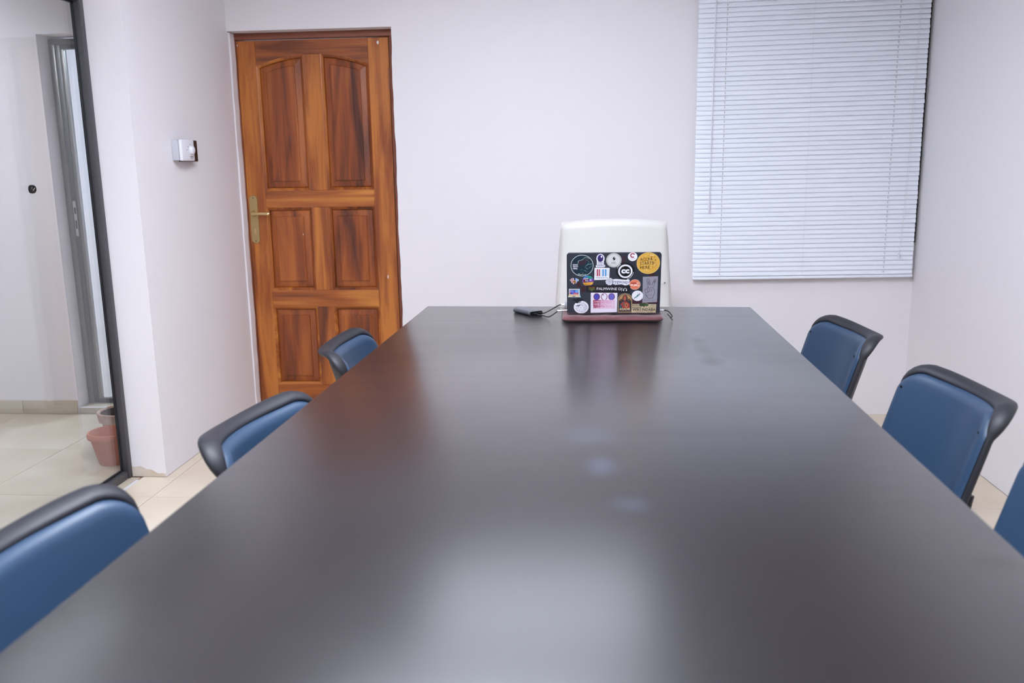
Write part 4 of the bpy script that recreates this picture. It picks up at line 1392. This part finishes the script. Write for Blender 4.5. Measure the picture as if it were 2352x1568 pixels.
# 17 wiki indaba
s = Sticker('sticker', 'cream rectangular sticker with a tree and black lettering')
s.poly([(1640, 1242), (1732, 1242), (1770, 1230), (1830, 1230), (1850, 1244), (1950, 1244), (1946, 1362), (1636, 1362)], (196, 180, 148), 3)
s.ell(1790, 1252, 60, 22, (58, 76, 48), 4, 26); s.ell(1760, 1258, 30, 18, (48, 64, 42), 5, 18); s.ell(1825, 1258, 26, 16, (66, 84, 54), 5, 18); s.rect(1786, 1268, 1798, 1292, (92, 72, 50), 4)
s.text('WIKI INDABA', 1646, 1300, 1942, 1338, (28, 26, 26), 5, bold=0.02)
for y, a, b in ((1259, 1644, 1722), (1288, 1644, 1748)):
    x = a
    while x < b:
        s.line([(x, y - 11), (x, y + 11)], 4, (36, 32, 30), 5); s.line([(x, y - 9 * random.choice((-1, 1))), (x + 12, y + random.uniform(-9, 9))], 4, (36, 32, 30), 5); x += 17
s.line([(1876, 1268), (1890, 1258), (1896, 1266), (1914, 1254), (1926, 1262), (1940, 1254)], 4, (36, 32, 30), 5); s.line([(1850, 1290), (1872, 1284), (1890, 1292), (1916, 1280), (1940, 1290)], 5, (92, 84, 56), 5)
s.text('AGADIR, MOROCCO', 1684, 1346, 1806, 1357, (104, 62, 46), 5); [s.rect(1836 + 11 * k, 1347 + k % 2, 1843 + 11 * k, 1356, (120, 84, 60), 5) for k in range(7)]; s.done()
# 18 white round with teal script
s = Sticker('sticker', 'white round sticker with slanted teal script')
s.ell(1706, 1129, 72, 71, W_, 4)
s.line([(1668, 1166), (1678, 1150), (1690, 1152), (1696, 1136), (1708, 1138), (1714, 1120), (1726, 1118), (1732, 1098)], 9, (60, 62, 70), 5)
s.line([(1686, 1150), (1700, 1128), (1716, 1112)], 9, (72, 164, 156), 6); s.line([(1704, 1170), (1750, 1094)], 2.5, (170, 172, 178), 5); s.ell(1706, 1086, 6, 6, (205, 203, 208), 5, 12); s.done()
# 19 grey card with a hand
s = Sticker('sticker', 'grey rectangular sticker with a line drawn hand sign')
s.poly([(1768, 873), (1960, 867), (1958, 1216), (1770, 1225)], (148, 144, 156), 3)
HL = (84, 66, 78)
s.line([(1838, 1010), (1818, 920), (1822, 900), (1838, 898), (1852, 912), (1870, 985)], 5, HL, 4); s.line([(1826, 930), (1850, 925)], 4, HL, 4); s.poly([(1836, 940), (1848, 935), (1858, 985), (1848, 990)], (104, 84, 92), 4)
s.line([(1885, 985), (1912, 915), (1928, 905), (1936, 918), (1905, 1010)], 5, HL, 4); s.poly([(1908, 935), (1930, 918), (1922, 945), (1908, 960)], (104, 84, 92), 4)
s.line([(1800, 1060), (1795, 1045), (1815, 1035), (1830, 1040), (1838, 1080), (1825, 1092), (1808, 1085), (1800, 1060)], 5, HL, 4); s.line([(1822, 1035), (1828, 1016), (1846, 1016), (1862, 1066), (1850, 1078), (1838, 1070)], 5, HL, 4)
s.line([(1860, 1020), (1895, 1018), (1918, 1045), (1924, 1090), (1908, 1130), (1902, 1160), (1850, 1166), (1830, 1150), (1815, 1125), (1806, 1100)], 5, HL, 4); s.line([(1868, 1040), (1890, 1048), (1880, 1064)], 4, HL, 4)
s.line([(1818, 1120), (1834, 1128), (1826, 1138)], 4, HL, 4); s.line([(1850, 1110), (1856, 1135)], 3, HL, 4); s.line([(1880, 1105), (1876, 1130)], 3, HL, 4)
for k in range(13):
    if k not in (8,):
        s.rect(1792 + k * 11, 1184 + (k % 3), 1798 + k * 11, 1194, (104, 98, 110), 4)
s.done()
# side connectors plugged into the laptop
boxes('port_block', [(-0.011, 0.0, 0.035, 0.060, 0.001, 0.030)], M_LSIL, lap, bevel=0.002, loc=(-LW / 2, 0.10, -0.002))

# power bank
import mathutils
pa = math.atan2(-0.096, 0.072)
pb = thing('power_bank', 'slim grey metal power bank left of the laptop', 'power bank', (-0.211, 3.397, TZ), pa)
def stadium_bar(nm, L0, L1, hw, hz, m, parent, zc, bev=0.0):
    P = []
    n_ = 10
    for sgn, a0 in ((1, -PI / 2), (-1, PI / 2)):
        for i in range(n_ + 1):
            a = a0 + PI * i / n_
            P.append((sgn * (hw - hz) + hz * math.cos(a), hz * math.sin(a)))
    V = [(L0, y, zc + z) for y, z in P] + [(L1, y, zc + z) for y, z in P]
    k = len(P)
    F = [tuple(range(k)), tuple(range(2 * k - 1, k - 1, -1))] + [(i, (i + 1) % k, k + (i + 1) % k, k + i) for i in range(k)]
    o = pydata(nm, V, F, m, parent)
    shade_auto(o.data, 0.8)
    return o
stadium_bar('casing', -0.060, 0.045, 0.030, 0.0085, M_PBANK, pb, 0.0085)
stadium_bar('seam_band', 0.0452, 0.0470, 0.0298, 0.0083, M_LSIL, pb, 0.0085)
stadium_bar('end_cap', 0.0472, 0.0590, 0.030, 0.0085, M_PBANK, pb, 0.0085)
stadium_bar('port_panel', 0.0592, 0.0600, 0.0280, 0.0072, M_BLACK, pb, 0.0085)
for yy in (-0.014, 0.010):
    boxes('port', [(0.0600, 0.0606, yy - 0.005, yy + 0.005, 0.0065, 0.0105)], M_LDARK, pb)

def pbw(lx, ly, lz):
    c_, s_ = math.cos(pa), math.sin(pa)
    return Vector((-0.211 + lx * c_ - ly * s_, 3.397 + lx * s_ + ly * c_, TZ + lz))
# cables
def cable(label, pts, rad, plug0, plug1, name='usb_cable', grp='thin cables by the laptop'):
    base = Vector(pts[0])
    t = thing(name, label, 'cable', base, 0, grp)
    tube('cord', [p - base for p in catmull(pts, 10)], rad, M_CABLE, t, 8)
    for a, b, r, m in (plug0, plug1):
        tube('plug', [Vector(a) - base, Vector(b) - base], r, m, t, 12)
    return t
p0 = pbw(0.0625, 0.012, 0.0085)
cable('black cable arching from the power bank up to the laptop side',
      [pbw(0.075, 0.014, 0.009), pbw(0.088, 0.022, 0.012), (-0.110, 3.385, 0.772), (-0.088, 3.375, 0.786), (-0.070, 3.362, 0.790)], 0.0021,
      (pbw(0.0605, 0.012, 0.0088), pbw(0.078, 0.015, 0.0092), 0.0036, M_CABLE), ((-0.078, 3.365, 0.7895), (-0.0640, 3.358, 0.7895), 0.0042, M_WPLAST))
cable('black cable lying low with a silver plug into the laptop',
      [pbw(0.075, -0.012, 0.008), pbw(0.095, 0.005, 0.004), (-0.125, 3.285, 0.7560), (-0.105, 3.290, 0.766), (-0.090, 3.291, 0.7775)], 0.0023,
      (pbw(0.0605, -0.012, 0.0085), pbw(0.080, -0.009, 0.008), 0.0036, M_CABLE), ((-0.092, 3.291, 0.7775), (-0.0545, 3.291, 0.7795), 0.0036, M_LSIL))
cable('black cable looping off the right side of the laptop',
      [(0.306, 3.285, 0.779), (0.318, 3.28, 0.779), (0.328, 3.262, 0.773), (0.334, 3.245, 0.765), (0.330, 3.232, 0.762), (0.322, 3.236, 0.768), (0.318, 3.25, 0.772)], 0.0022,
      ((0.2925, 3.285, 0.7795), (0.307, 3.285, 0.779), 0.004, M_WPLAST), ((0.326, 3.231, 0.7615), (0.334, 3.224, 0.7530), 0.0022, M_CABLE))

# ------------------------------------------------------------------ terracotta pots behind the glass
def pot(label, loc, R, r, h, m):
    t = thing('plant_pot', label, 'pot', loc)
    lathe('pot_body', [(0, 0), (r, 0), (r + 0.002, 0.004), (R - 0.014, h - 0.035), (R - 0.010, h - 0.031), (R - 0.001, h - 0.024), (R, h - 0.010), (R - 0.004, h - 0.001),
                       (R - 0.010, h), (R - 0.016, h - 0.006), (r - 0.004, 0.02), (0, 0.02)], [m, M_SOIL], t, 48, mat_rows=[0, 0, 0, 0, 0, 0, 0, 0, 0, 0, 1])
    return t
pot('clean terracotta flower pot standing nearest behind the glass', (-2.165, 3.735, 0), 0.106, 0.064, 0.152, M_TERRA)
p2 = thing('plant_pot', 'weathered terracotta pot standing behind the clean one', 'pot', (-2.268, 4.03, 0))
lathe('pot_body', [(0, 0), (0.075, 0), (0.097, 0.115), (0.099, 0.118), (0.112, 0.122), (0.116, 0.155), (0.116, 0.166), (0.108, 0.168), (0.102, 0.160), (0.090, 0.10), (0, 0.10)],
      [M_TERRA2, M_SOIL], p2, 48, mat_rows=[0, 0, 0, 0, 0, 0, 0, 0, 1, 1])
